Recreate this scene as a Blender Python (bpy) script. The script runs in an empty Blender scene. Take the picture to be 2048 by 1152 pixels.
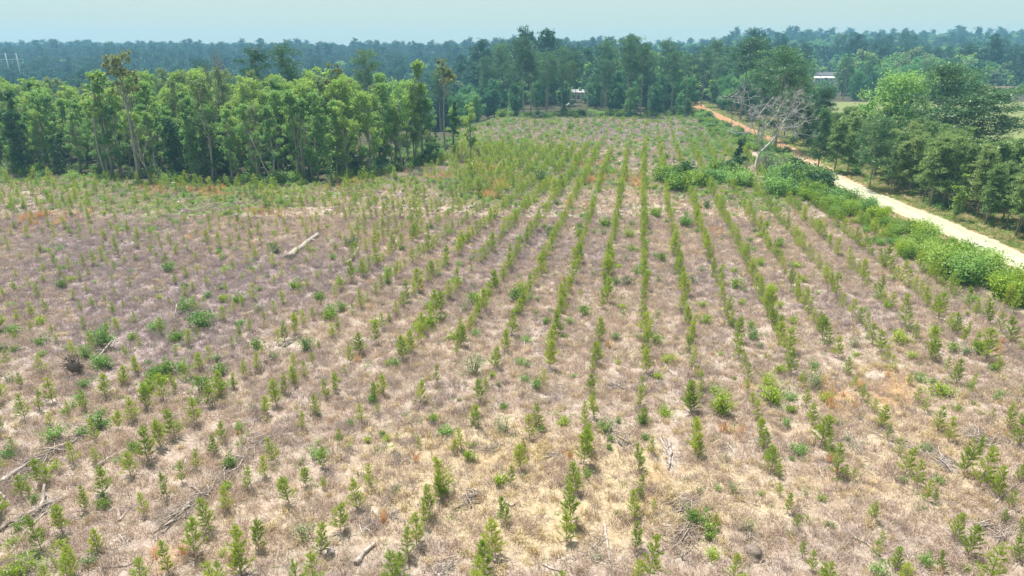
import bpy, math, random
import numpy as np
from mathutils import Vector, Matrix, Euler

SC = bpy.context.scene
COL = SC.collection
R = math.radians
rng = np.random.default_rng(7)
random.seed(7)

# ------------------------------------------------------------------ camera
CAMH = 22.0
FPX = 1365.0
PITCH = math.atan((576 - 108) / FPX)
cam = bpy.data.cameras.new('camera')
cam_o = bpy.data.objects.new('camera', cam)
COL.objects.link(cam_o)
cam_o.location = (0, 0, CAMH)
cam_o.rotation_euler = (R(90) - PITCH, 0, 0)
cam.sensor_width = 36
cam.lens = 36 * FPX / 2048
cam.clip_start = 0.5
cam.clip_end = 9000
SC.camera = cam_o

# ------------------------------------------------------------------ light
SUN_EL, SUN_AZ = R(68), R(-35)
world = bpy.data.worlds.new('World')
SC.world = world
world.use_nodes = True
wn = world.node_tree
wn.nodes.clear()
sky = wn.nodes.new('ShaderNodeTexSky')
sky.sky_type = 'NISHITA'
sky.sun_disc = False
sky.sun_elevation = SUN_EL
sky.sun_rotation = SUN_AZ
sky.altitude = 50
sky.air_density = 1.6
sky.dust_density = 1.2
sky.ozone_density = 1.6
hs = wn.nodes.new('ShaderNodeMix'); hs.data_type = 'RGBA'; hs.blend_type = 'MIX'
hs.inputs['Factor'].default_value = 0.9          # a thin, even overcast veil over the blue
hs.inputs['B'].default_value = (3.10, 3.80, 3.42, 1)
bg = wn.nodes.new('ShaderNodeBackground')
bg.inputs['Strength'].default_value = 0.10
wo = wn.nodes.new('ShaderNodeOutputWorld')
wn.links.new(sky.outputs['Color'], hs.inputs['A'])
wn.links.new(hs.outputs['Result'], bg.inputs['Color'])
wn.links.new(bg.outputs['Background'], wo.inputs['Surface'])

sun = bpy.data.lights.new('sun', 'SUN')
sun.energy = 5.0
sun.angle = R(0.6)
sun.color = (1.0, 0.95, 0.87)
sun_o = bpy.data.objects.new('sun', sun)
COL.objects.link(sun_o)
sd = Vector((math.sin(SUN_AZ) * math.cos(SUN_EL), math.cos(SUN_AZ) * math.cos(SUN_EL), math.sin(SUN_EL)))
sun_o.rotation_euler = (-sd).to_track_quat('-Z', 'Y').to_euler()
sun_o.location = (0, 0, 60)

vs = SC.view_settings
vs.view_transform = 'Standard'
vs.look = 'None'
vs.exposure = 0.94
vs.gamma = 1
vs.use_curve_mapping = False
SC.cycles.use_denoising = True
SC.cycles.max_bounces = 6
SC.cycles.diffuse_bounces = 3
SC.cycles.glossy_bounces = 2
SC.cycles.transmission_bounces = 4
SC.cycles.volume_bounces = 1
SC.cycles.transparent_max_bounces = 6

# ------------------------------------------------------------------ photo geometry helpers
CP, SP = math.cos(PITCH), math.sin(PITCH)
FH = FPX / CP


def smooth(x, a, b):
    t = np.clip((x - a) / (b - a), 0, 1)
    return t * t * (3 - 2 * t)


ROADPX = [(2260, 610, 5.4), (2040, 524, 5.4), (1955, 484, 5.4), (1900, 459, 5.4), (1800, 417, 5.2), (1740, 392, 5.2), (1700, 374, 5.0), (1660, 350, 4.2),
          (1600, 315, 3.6), (1550, 286, 3.4), (1515, 270, 3.4), (1480, 254, 3.6), (1450, 240, 3.8), (1425, 228, 3.8), (1405, 218, 3.8), (1392, 205, 3.6), (1380, 196, 3.6)]


def unproj0(px, py, z=0.0):
    d = np.array([px - 1024.0, FPX * CP + (576 - py) * SP, -FPX * SP + (576 - py) * CP])
    t = (z - CAMH) / d[2]
    return d[0] * t, d[1] * t


ROAD = np.array([unproj0(a, b) + (w,) for a, b, w in ROADPX])
_t = np.linspace(0, len(ROAD) - 1, 90)
_s = np.stack([np.interp(_t, np.arange(len(ROAD)), ROAD[:, k]) for k in range(3)], 1)
for _ in range(6):
    _s[1:-1] = (_s[:-2] + 2 * _s[1:-1] + _s[2:]) / 4
ROADS = _s


def road_dist(x, y):
    x = np.asarray(x, float); y = np.asarray(y, float)
    best = np.full(x.shape, 1e9); side = np.zeros(x.shape)
    P = ROADS[::3]
    for i in range(len(P) - 1):
        ax, ay = P[i, :2]; bx, by = P[i + 1, :2]
        dx, dy = bx - ax, by - ay
        t = np.clip(((x - ax) * dx + (y - ay) * dy) / (dx * dx + dy * dy), 0, 1)
        d = np.hypot(x - ax - t * dx, y - ay - t * dy)
        s = np.sign((x - ax) * dy - (y - ay) * dx)
        m = d < best
        best = np.where(m, d, best); side = np.where(m, s, side)
    return best, side     # side: +1 = east of the road (road runs away from us)


def big_terrain(x, y):
    x = np.asarray(x, float); y = np.asarray(y, float)
    az = np.degrees(np.arctan2(x, np.maximum(y, 1)))
    hL = np.interp(y, [0, 208, 300, 400, 560, 850, 1020, 1500, 3000], [0, 0, -15, -23, -19, 0, 7, 8, 8])
    hC = np.interp(y, [0, 280, 500, 800, 1100, 3000], [0, 0, -3, 4, 13, 14])
    hR = np.interp(y, [0, 400, 600, 900, 1150, 1500, 3000], [0, 0, 3, 15, 31, 32, 32])
    wl = 1 - smooth(az, -8, 0)
    wr = smooth(az, 13, 19)
    return hL * wl + hC * (1 - wl) * (1 - wr) + hR * wr


def wav(x, y, s, seed):
    r = np.random.default_rng(seed)
    v = 0
    for k in range(5):
        a = r.uniform(0, 6.28); f = s * r.uniform(0.6, 1.6); p = r.uniform(0, 6.28)
        v = v + np.sin((x * math.cos(a) + y * math.sin(a)) * f + p)
    return v / 3.2


# planting rows: phase(x, y) is a whole number on every row (spacing about 3.6 m, running 10.6 degrees east of the view axis
# and bending east in the western half of the field)
AR = math.radians(10.6)
ROW = 3.6
PHQ = [0.66987, 11.11007, 0.12088, -0.24525, 0.01455, -0.02314, -1.34833, 0.07116, -1.14167]


def phase_ub(u, b):
    un, bn = u / 40, (b - 50) / 50
    ul = np.clip(-un - .2, 0, 2.4); bl = np.clip(bn - .2, 0, 1.25)
    uc = np.clip(un, -2.6, 2.6)
    c = PHQ
    return c[0] + c[1] * un + c[2] * bn + c[3] * un * bn + c[4] * un ** 2 + c[5] * bn ** 2 + c[6] * ul * bl + c[7] * uc ** 3 + c[8] * ul * bl * bl


def phase(x, y):
    return phase_ub(x * math.cos(AR) - y * math.sin(AR), x * math.sin(AR) + y * math.cos(AR))


def terrain(x, y):
    x = np.asarray(x, float); y = np.asarray(y, float)
    z = big_terrain(x, y)
    rd, _ = road_dist(x, y)
    m = (1 - smooth(y, 235, 300)) * smooth(rd, 4, 9)
    ph = phase(x, y)
    z = z + m * (0.10 * np.cos(ph * 2 * math.pi) + 0.16 * wav(x, y, 0.16, 3) + 0.06 * wav(x, y, 0.9, 5))
    z = z + smooth(y, 330, 500) * 1.2 * wav(x, y, 0.012, 8)
    return z


def tz(x, y):
    return float(terrain(np.array([x]), np.array([y]))[0])


def G(px, py):
    """ground point under a pixel of the photograph (2048 wide)"""
    z = 0.0
    for _ in range(12):
        x, y = unproj0(px, py, z)
        if not (0 < y < 3000):
            break
        z = 0.5 * z + 0.5 * float(big_terrain(x, y))
    return x, y


def proj(x, y, z=0):
    dz = z - CAMH
    zc = y * CP - dz * SP
    yc = y * SP + dz * CP
    zc = np.maximum(zc, 0.5)
    return 1024 + FPX * x / zc, 576 - FPX * yc / zc, zc


def inpoly(px, py, poly):
    px = np.asarray(px, float); py = np.asarray(py, float)
    c = np.zeros(px.shape, bool)
    j = len(poly) - 1
    for i in range(len(poly)):
        xi, yi = poly[i]; xj, yj = poly[j]
        m = ((yi > py) != (yj > py)) & (px < (xj - xi) * (py - yi) / ((yj - yi) or 1e-9) + xi)
        c ^= m
        j = i
    return c


FIELD_PX = [(-900, 352), (0, 350), (120, 351), (300, 364), (640, 366), (760, 349), (880, 325), (912, 300), (912, 245), (1000, 236),
            (1390, 234), (1440, 262), (1490, 300), (1540, 360), (1620, 395), (1700, 428), (1850, 520), (2048, 640), (2700, 1000), (2700, 3000), (-900, 3000)]


def bumps(px, py, items):
    v = 0
    for (cx, cy, sx, sy, a) in items:
        v = v + a * np.exp(-((px - cx) / sx) ** 2 - ((py - cy) / sy) ** 2)
    return np.clip(v, 0, 1)


GREEN = [(330, 415, 170, 22, .8), (480, 405, 110, 18, .8), (950, 385, 90, 26, 1), (1000, 370, 130, 25, .8), (1130, 345, 150, 50, .6), (1000, 290, 90, 40, .55),
         (250, 395, 330, 28, .55), (120, 358, 200, 12, 1), (330, 370, 180, 10, .9), (560, 372, 160, 9, .9), (760, 358, 120, 14, .8), (1500, 385, 160, 25, .75), (1560, 400, 140, 25, .5), (1400, 270, 90, 40, .5), (1440, 300, 60, 40, .6),
         (1600, 440, 200, 40, .25), (1100, 430, 160, 30, .35), (1250, 236, 400, 5, .6), (620, 395, 160, 20, .4), (240, 700, 60, 22, .5), (400, 770, 90, 25, .5), (1400, 360, 200, 22, .45),
         (950, 860, 80, 40, .35), (1050, 1060, 60, 30, .3), (1500, 700, 120, 60, .25), (1560, 780, 60, 40, .5), (50, 1120, 90, 50, .6), (1250, 600, 60, 60, .2)]
ORANGE = [(430, 388, 45, 9, 1), (310, 386, 30, 9, .8), (220, 402, 50, 8, .4), (85, 450, 55, 10, 1), (130, 440, 60, 14, .8), (550, 428, 40, 10, .9), (650, 372, 60, 8, .5), (700, 368, 30, 8, .8), (380, 380, 70, 8, .7), (500, 392, 60, 9, .4),
          (880, 355, 18, 10, .9), (965, 340, 20, 12, .9), (1010, 370, 20, 16, .9), (985, 395, 25, 10, .7), (1200, 362, 40, 10, .8), (1180, 330, 30, 10, .6), (1270, 360, 25, 12, .7),
          (1165, 415, 25, 12, .7), (1700, 440, 60, 14, .7), (1760, 462, 40, 14, .6), (1660, 775, 22, 28, 1), (1700, 800, 30, 35, .8), (1780, 760, 40, 30, 1), (1800, 800, 40, 30, .8),
          (1040, 700, 30, 14, .6), (1320, 990, 30, 30, .5), (1330, 950, 40, 30, .5), (950, 920, 60, 30, .4), (1090, 930, 20, 14, .9), (645, 840, 12, 14, .9), (300, 1130, 25, 14, 1), (330, 1110, 70, 25, .6),
          (1480, 860, 30, 20, .6), (1480, 770, 30, 25, .6), (1385, 640, 30, 10, .5), (1990, 860, 60, 30, .5), (1720, 960, 120, 30, .5), (1600, 870, 80, 60, .3), (2000, 700, 60, 30, .5), (1000, 480, 60, 10, .3), (760, 480, 60, 10, .25), (1140, 560, 60, 14, .35)]
STRAW = [(1080, 960, 220, 110, .95), (1320, 960, 120, 90, .7), (1150, 1050, 300, 70, .6), (900, 900, 140, 70, .6), (1500, 1000, 250, 90, .5), (1680, 800, 120, 90, .5), (1850, 850, 160, 120, .45), (500, 1080, 200, 60, .4), (700, 1000, 250, 120, .35), (1900, 960, 200, 90, .5), (1290, 700, 200, 60, .3), (450, 385, 160, 16, .5)]
SAND = [(0, 865, 35, 12, 1), (60, 838, 50, 10, 1), (120, 805, 40, 9, 1), (200, 760, 45, 10, .7), (280, 720, 40, 8, .5), (355, 965, 25, 14, 1), (330, 640, 60, 8, .3), (740, 930, 60, 30, .5), (1150, 1100, 160, 30, .45), (1620, 1000, 90, 60, .2), (1640, 960, 60, 60, .15),
        (1390, 820, 30, 14, .8), (1360, 900, 30, 20, .6), (1760, 740, 25, 16, .9), (1690, 720, 40, 30, .4), (1820, 780, 60, 16, .3), (980, 740, 60, 20, .4), (540, 690, 60, 14, .5), (600, 690, 40, 12, .6), (560, 1000, 60, 20, .4), (230, 950, 50, 18, .4), (640, 1080, 90, 30, .5), (1700, 660, 200, 60, .22), (1750, 880, 60, 40, .4), (1850, 520, 120, 50, .2)]
MAUVE = [(250, 620, 330, 150, .9), (100, 480, 250, 60, .5), (1000, 500, 160, 70, .6), (1250, 260, 260, 25, .8), (1050, 250, 100, 12, .5), (1200, 480, 100, 50, .4), (1750, 620, 200, 60, .4), (600, 560, 250, 60, .6), (1400, 560, 250, 60, .35), (1100, 790, 60, 30, .4), (1350, 310, 120, 25, .4)]


def masks(x, y):
    px, py, _ = proj(x, y, 0)
    j = wav(x, y, 0.5, 21) * 6; k = wav(x, y, 0.7, 22) * 3
    sc = np.clip((py - 108) / 500, 0.1, 1.5)
    pxj = px + j * 5 * sc; pyj = py + k * 3 * sc
    G_, O_, S_, SA_, M_ = [bumps(pxj, pyj, q) for q in (GREEN, ORANGE, STRAW, SAND, MAUVE)]
    ph = phase(x, y)
    st = np.clip(-np.cos(ph * 2 * math.pi + .5), 0, 1) ** 2
    east = smooth(px, 900, 1500) * .5 + .35
    SA_ = np.clip(SA_ + st * east * smooth(wav(x, y, .22, 71), -.5, 1.1) * .75 * np.where(px < 900, smooth(py, 450, 560), 1), 0, 1)
    O_ = np.clip(O_ + st * .30 * smooth(wav(x, y, .3, 72), .4, 1.3), 0, 1)
    G_ = np.clip(G_ + .35 * smooth(wav(x, y, .13, 73), .3, 1.2) * smooth(y, 50, 110), 0, 1)
    return [G_, O_, S_, SA_, M_]


# ------------------------------------------------------------------ materials
def mat(name):
    m = bpy.data.materials.new(name)
    m.use_nodes = True
    nt = m.node_tree
    nt.nodes.clear()
    return m, nt


def ramp(nt, stops, fac):
    n = nt.nodes.new('ShaderNodeValToRGB')
    el = n.color_ramp.elements
    while len(el) < len(stops):
        el.new(0.5)
    for e, (p, c) in zip(el, stops):
        e.position = p; e.color = (*c, 1)
    nt.links.new(fac, n.inputs['Fac'])
    return n.outputs['Color']


def leafmat(name, stops, trans=0.35, noise_scale=None, rough=0.6, spread=1.0):
    """foliage: the colour differs from plant to plant (random per object) and a little along the leaves"""
    m, nt = mat(name)
    oi = nt.nodes.new('ShaderNodeObjectInfo')
    geo = nt.nodes.new('ShaderNodeNewGeometry')
    mx = nt.nodes.new('ShaderNodeMath'); mx.operation = 'MULTIPLY_ADD'
    nt.links.new(geo.outputs['Random Per Island'], mx.inputs[0])
    mx.inputs[1].default_value = 0.45
    m2 = nt.nodes.new('ShaderNodeMath'); m2.operation = 'MULTIPLY'
    nt.links.new(oi.outputs['Random'], m2.inputs[0]); m2.inputs[1].default_value = 0.62 * spread
    nt.links.new(m2.outputs[0], mx.inputs[2])
    col = ramp(nt, stops, mx.outputs[0])
    d = nt.nodes.new('ShaderNodeBsdfDiffuse')
    t = nt.nodes.new('ShaderNodeBsdfTranslucent')
    g = nt.nodes.new('ShaderNodeBsdfGlossy'); g.inputs['Roughness'].default_value = 0.45
    g.inputs['Color'].default_value = (0.8, 0.85, 0.8, 1)
    nt.links.new(col, d.inputs['Color']); nt.links.new(col, t.inputs['Color'])
    mi = nt.nodes.new('ShaderNodeMixShader'); mi.inputs[0].default_value = trans
    nt.links.new(d.outputs[0], mi.inputs[1]); nt.links.new(t.outputs[0], mi.inputs[2])
    m3 = nt.nodes.new('ShaderNodeMixShader'); m3.inputs[0].default_value = 0.03
    nt.links.new(mi.outputs[0], m3.inputs[1]); nt.links.new(g.outputs[0], m3.inputs[2])
    o = nt.nodes.new('ShaderNodeOutputMaterial')
    nt.links.new(m3.outputs[0], o.inputs['Surface'])
    return m


def plainmat(name, c1, c2, scale=3.0, rough=0.85, bump=0.3, detail=6, stretch=(1, 1, 1), metallic=0.0, spec=0.3):
    m, nt = mat(name)
    tc = nt.nodes.new('ShaderNodeTexCoord')
    mp = nt.nodes.new('ShaderNodeMapping'); mp.inputs['Scale'].default_value = stretch
    nt.links.new(tc.outputs['Object'], mp.inputs['Vector'])
    n = nt.nodes.new('ShaderNodeTexNoise'); n.inputs['Scale'].default_value = scale; n.inputs['Detail'].default_value = detail
    nt.links.new(mp.outputs[0], n.inputs['Vector'])
    col = ramp(nt, [(0.3, c1), (0.7, c2)], n.outputs['Fac'])
    b = nt.nodes.new('ShaderNodeBsdfPrincipled')
    b.inputs['Roughness'].default_value = rough; b.inputs['Metallic'].default_value = metallic
    b.inputs['Specular IOR Level'].default_value = spec
    nt.links.new(col, b.inputs['Base Color'])
    bp = nt.nodes.new('ShaderNodeBump'); bp.inputs['Strength'].default_value = bump; bp.inputs['Distance'].default_value = 0.05
    nt.links.new(n.outputs['Fac'], bp.inputs['Height']); nt.links.new(bp.outputs[0], b.inputs['Normal'])
    o = nt.nodes.new('ShaderNodeOutputMaterial'); nt.links.new(b.outputs[0], o.inputs['Surface'])
    return m


M = {}
M['needle'] = leafmat('young_needles', [(0, (.19, .29, .035)), (.5, (.33, .44, .050)), (1, (.52, .57, .080))], 0.6)
M['pine'] = leafmat('pine_needles', [(0, (.045, .115, .060)), (.6, (.090, .190, .080)), (1, (.160, .270, .105))], 0.4)
M['woodleaf'] = leafmat('wood_leaves', [(0, (.055, .190, .070)), (.5, (.120, .310, .100)), (1, (.240, .430, .130))], 0.5, spread=1.2)
M['woodleafd'] = leafmat('deep_wood_leaves', [(0, (.035, .120, .065)), (.6, (.065, .200, .085)), (1, (.130, .290, .105))], 0.45)
M['farpine_shaded'] = leafmat('cloud_shaded_pine_needles', [(0, (.022, .075, .052)), (.6, (.045, .120, .072)), (1, (.080, .180, .085))], 0.35)  # darker than pine: cloud shadow on the western hill painted into the colour
M['ypine'] = leafmat('roadside_pine_needles', [(0, (.150, .250, .085)), (.6, (.235, .350, .110)), (1, (.350, .400, .150))], 0.5)
M['leaf'] = leafmat('tree_leaves', [(0, (.130, .285, .085)), (.5, (.225, .400, .105)), (1, (.340, .510, .125))], 0.6)
M['leafy'] = leafmat('spring_leaves', [(0, (.220, .350, .055)), (.5, (.300, .450, .095)), (1, (.400, .530, .120))], 0.6)
M['leafd'] = leafmat('dark_leaves', [(0, (.035, .100, .040)), (.6, (.060, .145, .048)), (1, (.105, .200, .058))], 0.4)
M['leafo'] = leafmat('olive_leaves', [(0, (.170, .210, .060)), (.6, (.240, .270, .080)), (1, (.330, .320, .120))], 0.5)
M['hedge'] = leafmat('hedge_leaves', [(0, (.090, .190, .025)), (.5, (.165, .290, .035)), (1, (.280, .400, .050))], 0.5)
M['lime'] = leafmat('lime_leaves', [(0, (.190, .310, .020)), (.5, (.280, .410, .025)), (1, (.420, .520, .040))], 0.5)
M['greyleaf'] = leafmat('dull_green_leaves', [(0, (.140, .220, .085)), (.6, (.210, .300, .120)), (1, (.300, .370, .160))], 0.45)
M['blueleaf'] = leafmat('blue_green_leaves', [(0, (.105, .230, .045)), (.6, (.165, .320, .060)), (1, (.260, .420, .090))], 0.5)
M['grass_dry'] = leafmat('dry_grass_blades', [(0, (.290, .205, .160)), (.5, (.480, .365, .290)), (1, (.760, .630, .510))], 0.35)
M['grass_mauve'] = leafmat('mauve_grass_blades', [(0, (.200, .145, .150)), (.5, (.360, .280, .280)), (1, (.580, .490, .475))], 0.35)
M['grass_straw'] = leafmat('straw_grass_blades', [(0, (.370, .270, .140)), (.5, (.550, .430, .235)), (1, (.740, .630, .400))], 0.35)
M['grass_orange'] = leafmat('broomsedge_blades', [(0, (.460, .230, .110)), (.5, (.660, .380, .180)), (1, (.820, .560, .300))], 0.45)
M['grass_green'] = leafmat('green_grass_blades', [(0, (.120, .190, .040)), (.5, (.210, .280, .065)), (1, (.380, .430, .140))], 0.4)
M['weed'] = leafmat('weed_leaves', [(0, (.130, .250, .040)), (.5, (.240, .380, .060)), (1, (.420, .540, .100))], 0.5)
M['bark'] = plainmat('bark', (.085, .065, .055), (.20, .165, .145), 2.5, stretch=(3, 3, .6))
M['pinebark'] = plainmat('pine_bark', (.20, .15, .125), (.38, .31, .27), 2.0, stretch=(3, 3, .7))
M['greybark'] = plainmat('grey_bark', (.20, .18, .16), (.40, .37, .33), 2.0, stretch=(3, 3, .6))
M['deadwood'] = plainmat('weathered_wood', (.16, .13, .12), (.46, .40, .36), 4.0, stretch=(1, 1, 1))
M['deadtwig'] = plainmat('weathered_twigs', (.26, .24, .25), (.50, .47, .47), 4.0)
M['deadbark'] = plainmat('silver_dead_bark', (.30, .28, .27), (.62, .59, .57), 2.5, stretch=(2, 2, .6))
M['chip'] = plainmat('bleached_chips', (.52, .48, .43), (.78, .74, .68), 4.0)
M['darkwood'] = plainmat('rotting_wood', (.10, .075, .065), (.24, .19, .16), 5.0)
M['twig'] = plainmat('twig_bark', (.20, .15, .125), (.40, .33, .28), 5.0)


def ground_material():
    m, nt = mat('field_soil')
    N = nt.nodes; L = nt.links
    tc = N.new('ShaderNodeTexCoord')

    def noise(scale, detail=6, rough=0.6):
        n = N.new('ShaderNodeTexNoise'); n.inputs['Scale'].default_value = scale
        n.inputs['Detail'].default_value = detail; n.inputs['Roughness'].default_value = rough
        L.new(tc.outputs['Object'], n.inputs['Vector'])
        return n.outputs['Fac']

    def att(name):
        a = N.new('ShaderNodeAttribute'); a.attribute_name = name
        return a.outputs['Fac']

    def mix(fac, a, b):
        x = N.new('ShaderNodeMix'); x.data_type = 'RGBA'
        L.new(fac, x.inputs['Factor']) if not isinstance(fac, float) else setattr(x.inputs['Factor'], 'default_value', fac)
        for v, k in ((a, 'A'), (b, 'B')):
            if isinstance(v, tuple):
                x.inputs[k].default_value = (*v, 1)
            else:
                L.new(v, x.inputs[k])
        return x.outputs['Result']

    def mask(a, nz, lo=.2, hi=.75):
        s = N.new('ShaderNodeMath'); s.operation = 'MULTIPLY_ADD'
        L.new(nz, s.inputs[0]); s.inputs[1].default_value = 0.9
        L.new(a, s.inputs[2])
        r = N.new('ShaderNodeMapRange'); r.inputs['From Min'].default_value = .45 + lo; r.inputs['From Max'].default_value = .45 + hi
        L.new(s.outputs[0], r.inputs['Value'])
        return r.outputs['Result']

    fine = noise(4.0, 8, .75); mid = noise(.55, 6, .65); big = noise(.06, 4); vf = noise(14, 4, .8)
    base = ramp(nt, [(.30, (.190, .140, .115)), (.46, (.310, .245, .210)), (.60, (.400, .330, .285)), (.78, (.54, .475, .41))], fine)
    mv = ramp(nt, [(.32, (.190, .140, .145)), (.5, (.285, .225, .235)), (.68, (.430, .360, .365))], fine)
    gr = ramp(nt, [(.32, (.060, .090, .022)), (.5, (.115, .160, .040)), (.68, (.210, .245, .080))], fine)
    orr = ramp(nt, [(.32, (.22, .13, .07)), (.55, (.40, .26, .14)), (.75, (.52, .38, .22))], fine)
    st = ramp(nt, [(.32, (.23, .17, .115)), (.55, (.42, .335, .225)), (.75, (.57, .485, .35))], fine)
    sa = ramp(nt, [(.32, (.30, .24, .20)), (.6, (.44, .37, .32)), (.8, (.56, .50, .43))], vf)
    c = mix(mask(att('mauve'), mid), base, mv)
    c = mix(mask(att('straw'), mid), c, st)
    c = mix(mask(att('orange'), mid), c, orr)
    c = mix(mask(att('green'), mid, .42, .62), c, gr)
    sm = mask(att('sand'), mid, .45, .6)
    c = mix(sm, c, sa)
    # scattered little green and bare patches everywhere in the field
    m1 = N.new('ShaderNodeMapRange'); m1.inputs['From Min'].default_value = .60; m1.inputs['From Max'].default_value = .68
    L.new(noise(1.1, 5, .7), m1.inputs['Value'])
    c = mix(m1.outputs['Result'], c, gr)
    # meadow, forest litter and road verge
    me = ramp(nt, [(.35, (.120, .150, .055)), (.65, (.200, .215, .090))], noise(.4, 8, .7))
    c = mix(att('meadow'), c, me)
    li = ramp(nt, [(.35, (.035, .040, .020)), (.65, (.090, .080, .050))], mid)
    c = mix(att('litter'), c, li)
    dt = ramp(nt, [(.35, (.30, .17, .10)), (.65, (.44, .30, .19))], mid)
    c = mix(mask(att('verge'), mid, .3, .6), c, dt)
    b = N.new('ShaderNodeBsdfPrincipled'); b.inputs['Roughness'].default_value = .95
    b.inputs['Specular IOR Level'].default_value = .1
    L.new(c, b.inputs['Base Color'])
    bp = N.new('ShaderNodeBump'); bp.inputs['Strength'].default_value = .9; bp.inputs['Distance'].default_value = .12
    L.new(fine, bp.inputs['Height']); L.new(bp.outputs[0], b.inputs['Normal'])
    o = N.new('ShaderNodeOutputMaterial'); L.new(b.outputs[0], o.inputs['Surface'])
    return m


def road_material():
    m, nt = mat('dirt_road')
    N = nt.nodes; L = nt.links
    tc = N.new('ShaderNodeTexCoord')
    n = N.new('ShaderNodeTexNoise'); n.inputs['Scale'].default_value = .35; n.inputs['Detail'].default_value = 8; n.inputs['Roughness'].default_value = .7
    L.new(tc.outputs['Object'], n.inputs['Vector'])
    pale = ramp(nt, [(.3, (.36, .37, .27)), (.7, (.47, .49, .38))], n.outputs['Fac'])
    clay = ramp(nt, [(.3, (.33, .15, .075)), (.7, (.46, .27, .16))], n.outputs['Fac'])
    a = N.new('ShaderNodeAttribute'); a.attribute_name = 'clay'
    s = N.new('ShaderNodeMath'); s.operation = 'MULTIPLY_ADD'; s.use_clamp = True
    sb = N.new('ShaderNodeMath'); sb.operation = 'SUBTRACT'; L.new(n.outputs['Fac'], sb.inputs[0]); sb.inputs[1].default_value = .5
    L.new(sb.outputs[0], s.inputs[0]); s.inputs[1].default_value = 1.6; L.new(a.outputs['Fac'], s.inputs[2])
    x = N.new('ShaderNodeMix'); x.data_type = 'RGBA'
    L.new(s.outputs[0], x.inputs['Factor']); L.new(pale, x.inputs['A']); L.new(clay, x.inputs['B'])
    b = N.new('ShaderNodeBsdfPrincipled'); b.inputs['Roughness'].default_value = .95; b.inputs['Specular IOR Level'].default_value = .1
    n2 = N.new('ShaderNodeTexNoise'); n2.inputs['Scale'].default_value = 2.2; n2.inputs['Detail'].default_value = 8; n2.inputs['Roughness'].default_value = .75
    L.new(tc.outputs['Object'], n2.inputs['Vector'])
    ar = N.new('ShaderNodeAttribute'); ar.attribute_name = 'rut'
    mr = N.new('ShaderNodeMath'); mr.operation = 'MULTIPLY'; L.new(ar.outputs['Fac'], mr.inputs[0]); L.new(n2.outputs['Fac'], mr.inputs[1])
    sp = ramp(nt, [(.3, (.66, .62, .58)), (.6, (1, 1, 1))], n2.outputs['Fac'])
    m4 = N.new('ShaderNodeMix'); m4.data_type = 'RGBA'; m4.blend_type = 'MULTIPLY'; m4.inputs['Factor'].default_value = .8
    L.new(x.outputs['Result'], m4.inputs['A']); L.new(sp, m4.inputs['B'])
    m5 = N.new('ShaderNodeMix'); m5.data_type = 'RGBA'; m5.blend_type = 'MULTIPLY'; L.new(mr.outputs[0], m5.inputs['Factor'])
    L.new(m4.outputs['Result'], m5.inputs['A']); m5.inputs['B'].default_value = (.62, .56, .50, 1)
    L.new(m5.outputs['Result'], b.inputs['Base Color'])
    bp = N.new('ShaderNodeBump'); bp.inputs['Strength'].default_value = .4; bp.inputs['Distance'].default_value = .1
    L.new(n.outputs['Fac'], bp.inputs['Height']); L.new(bp.outputs[0], b.inputs['Normal'])
    o = N.new('ShaderNodeOutputMaterial'); L.new(b.outputs[0], o.inputs['Surface'])
    return m


# ------------------------------------------------------------------ mesh helpers
def np_mesh(name, V, F, material, smooth_=False):
    """V (n,3), F (m,k) with k = 3 or 4, or a list of such arrays"""
    me = bpy.data.meshes.new(name)
    Fs = F if isinstance(F, list) else [F]
    Fs = [np.asarray(f, np.int32) for f in Fs if len(f)]
    V = np.asarray(V, np.float32)
    nl = sum(f.size for f in Fs); nf = sum(len(f) for f in Fs)
    me.vertices.add(len(V)); me.vertices.foreach_set('co', V.ravel())
    me.loops.add(nl); me.polygons.add(nf)
    me.loops.foreach_set('vertex_index', np.concatenate([f.ravel() for f in Fs]))
    tot = np.concatenate([np.full(len(f), f.shape[1], np.int32) for f in Fs])
    me.polygons.foreach_set('loop_start', np.concatenate([[0], np.cumsum(tot)[:-1]]).astype(np.int32))
    me.polygons.foreach_set('loop_total', tot)
    if smooth_:
        me.polygons.foreach_set('use_smooth', np.ones(nf, bool))
    me.update(calc_edges=True)
    if material:
        me.materials.append(material)
    return me


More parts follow.
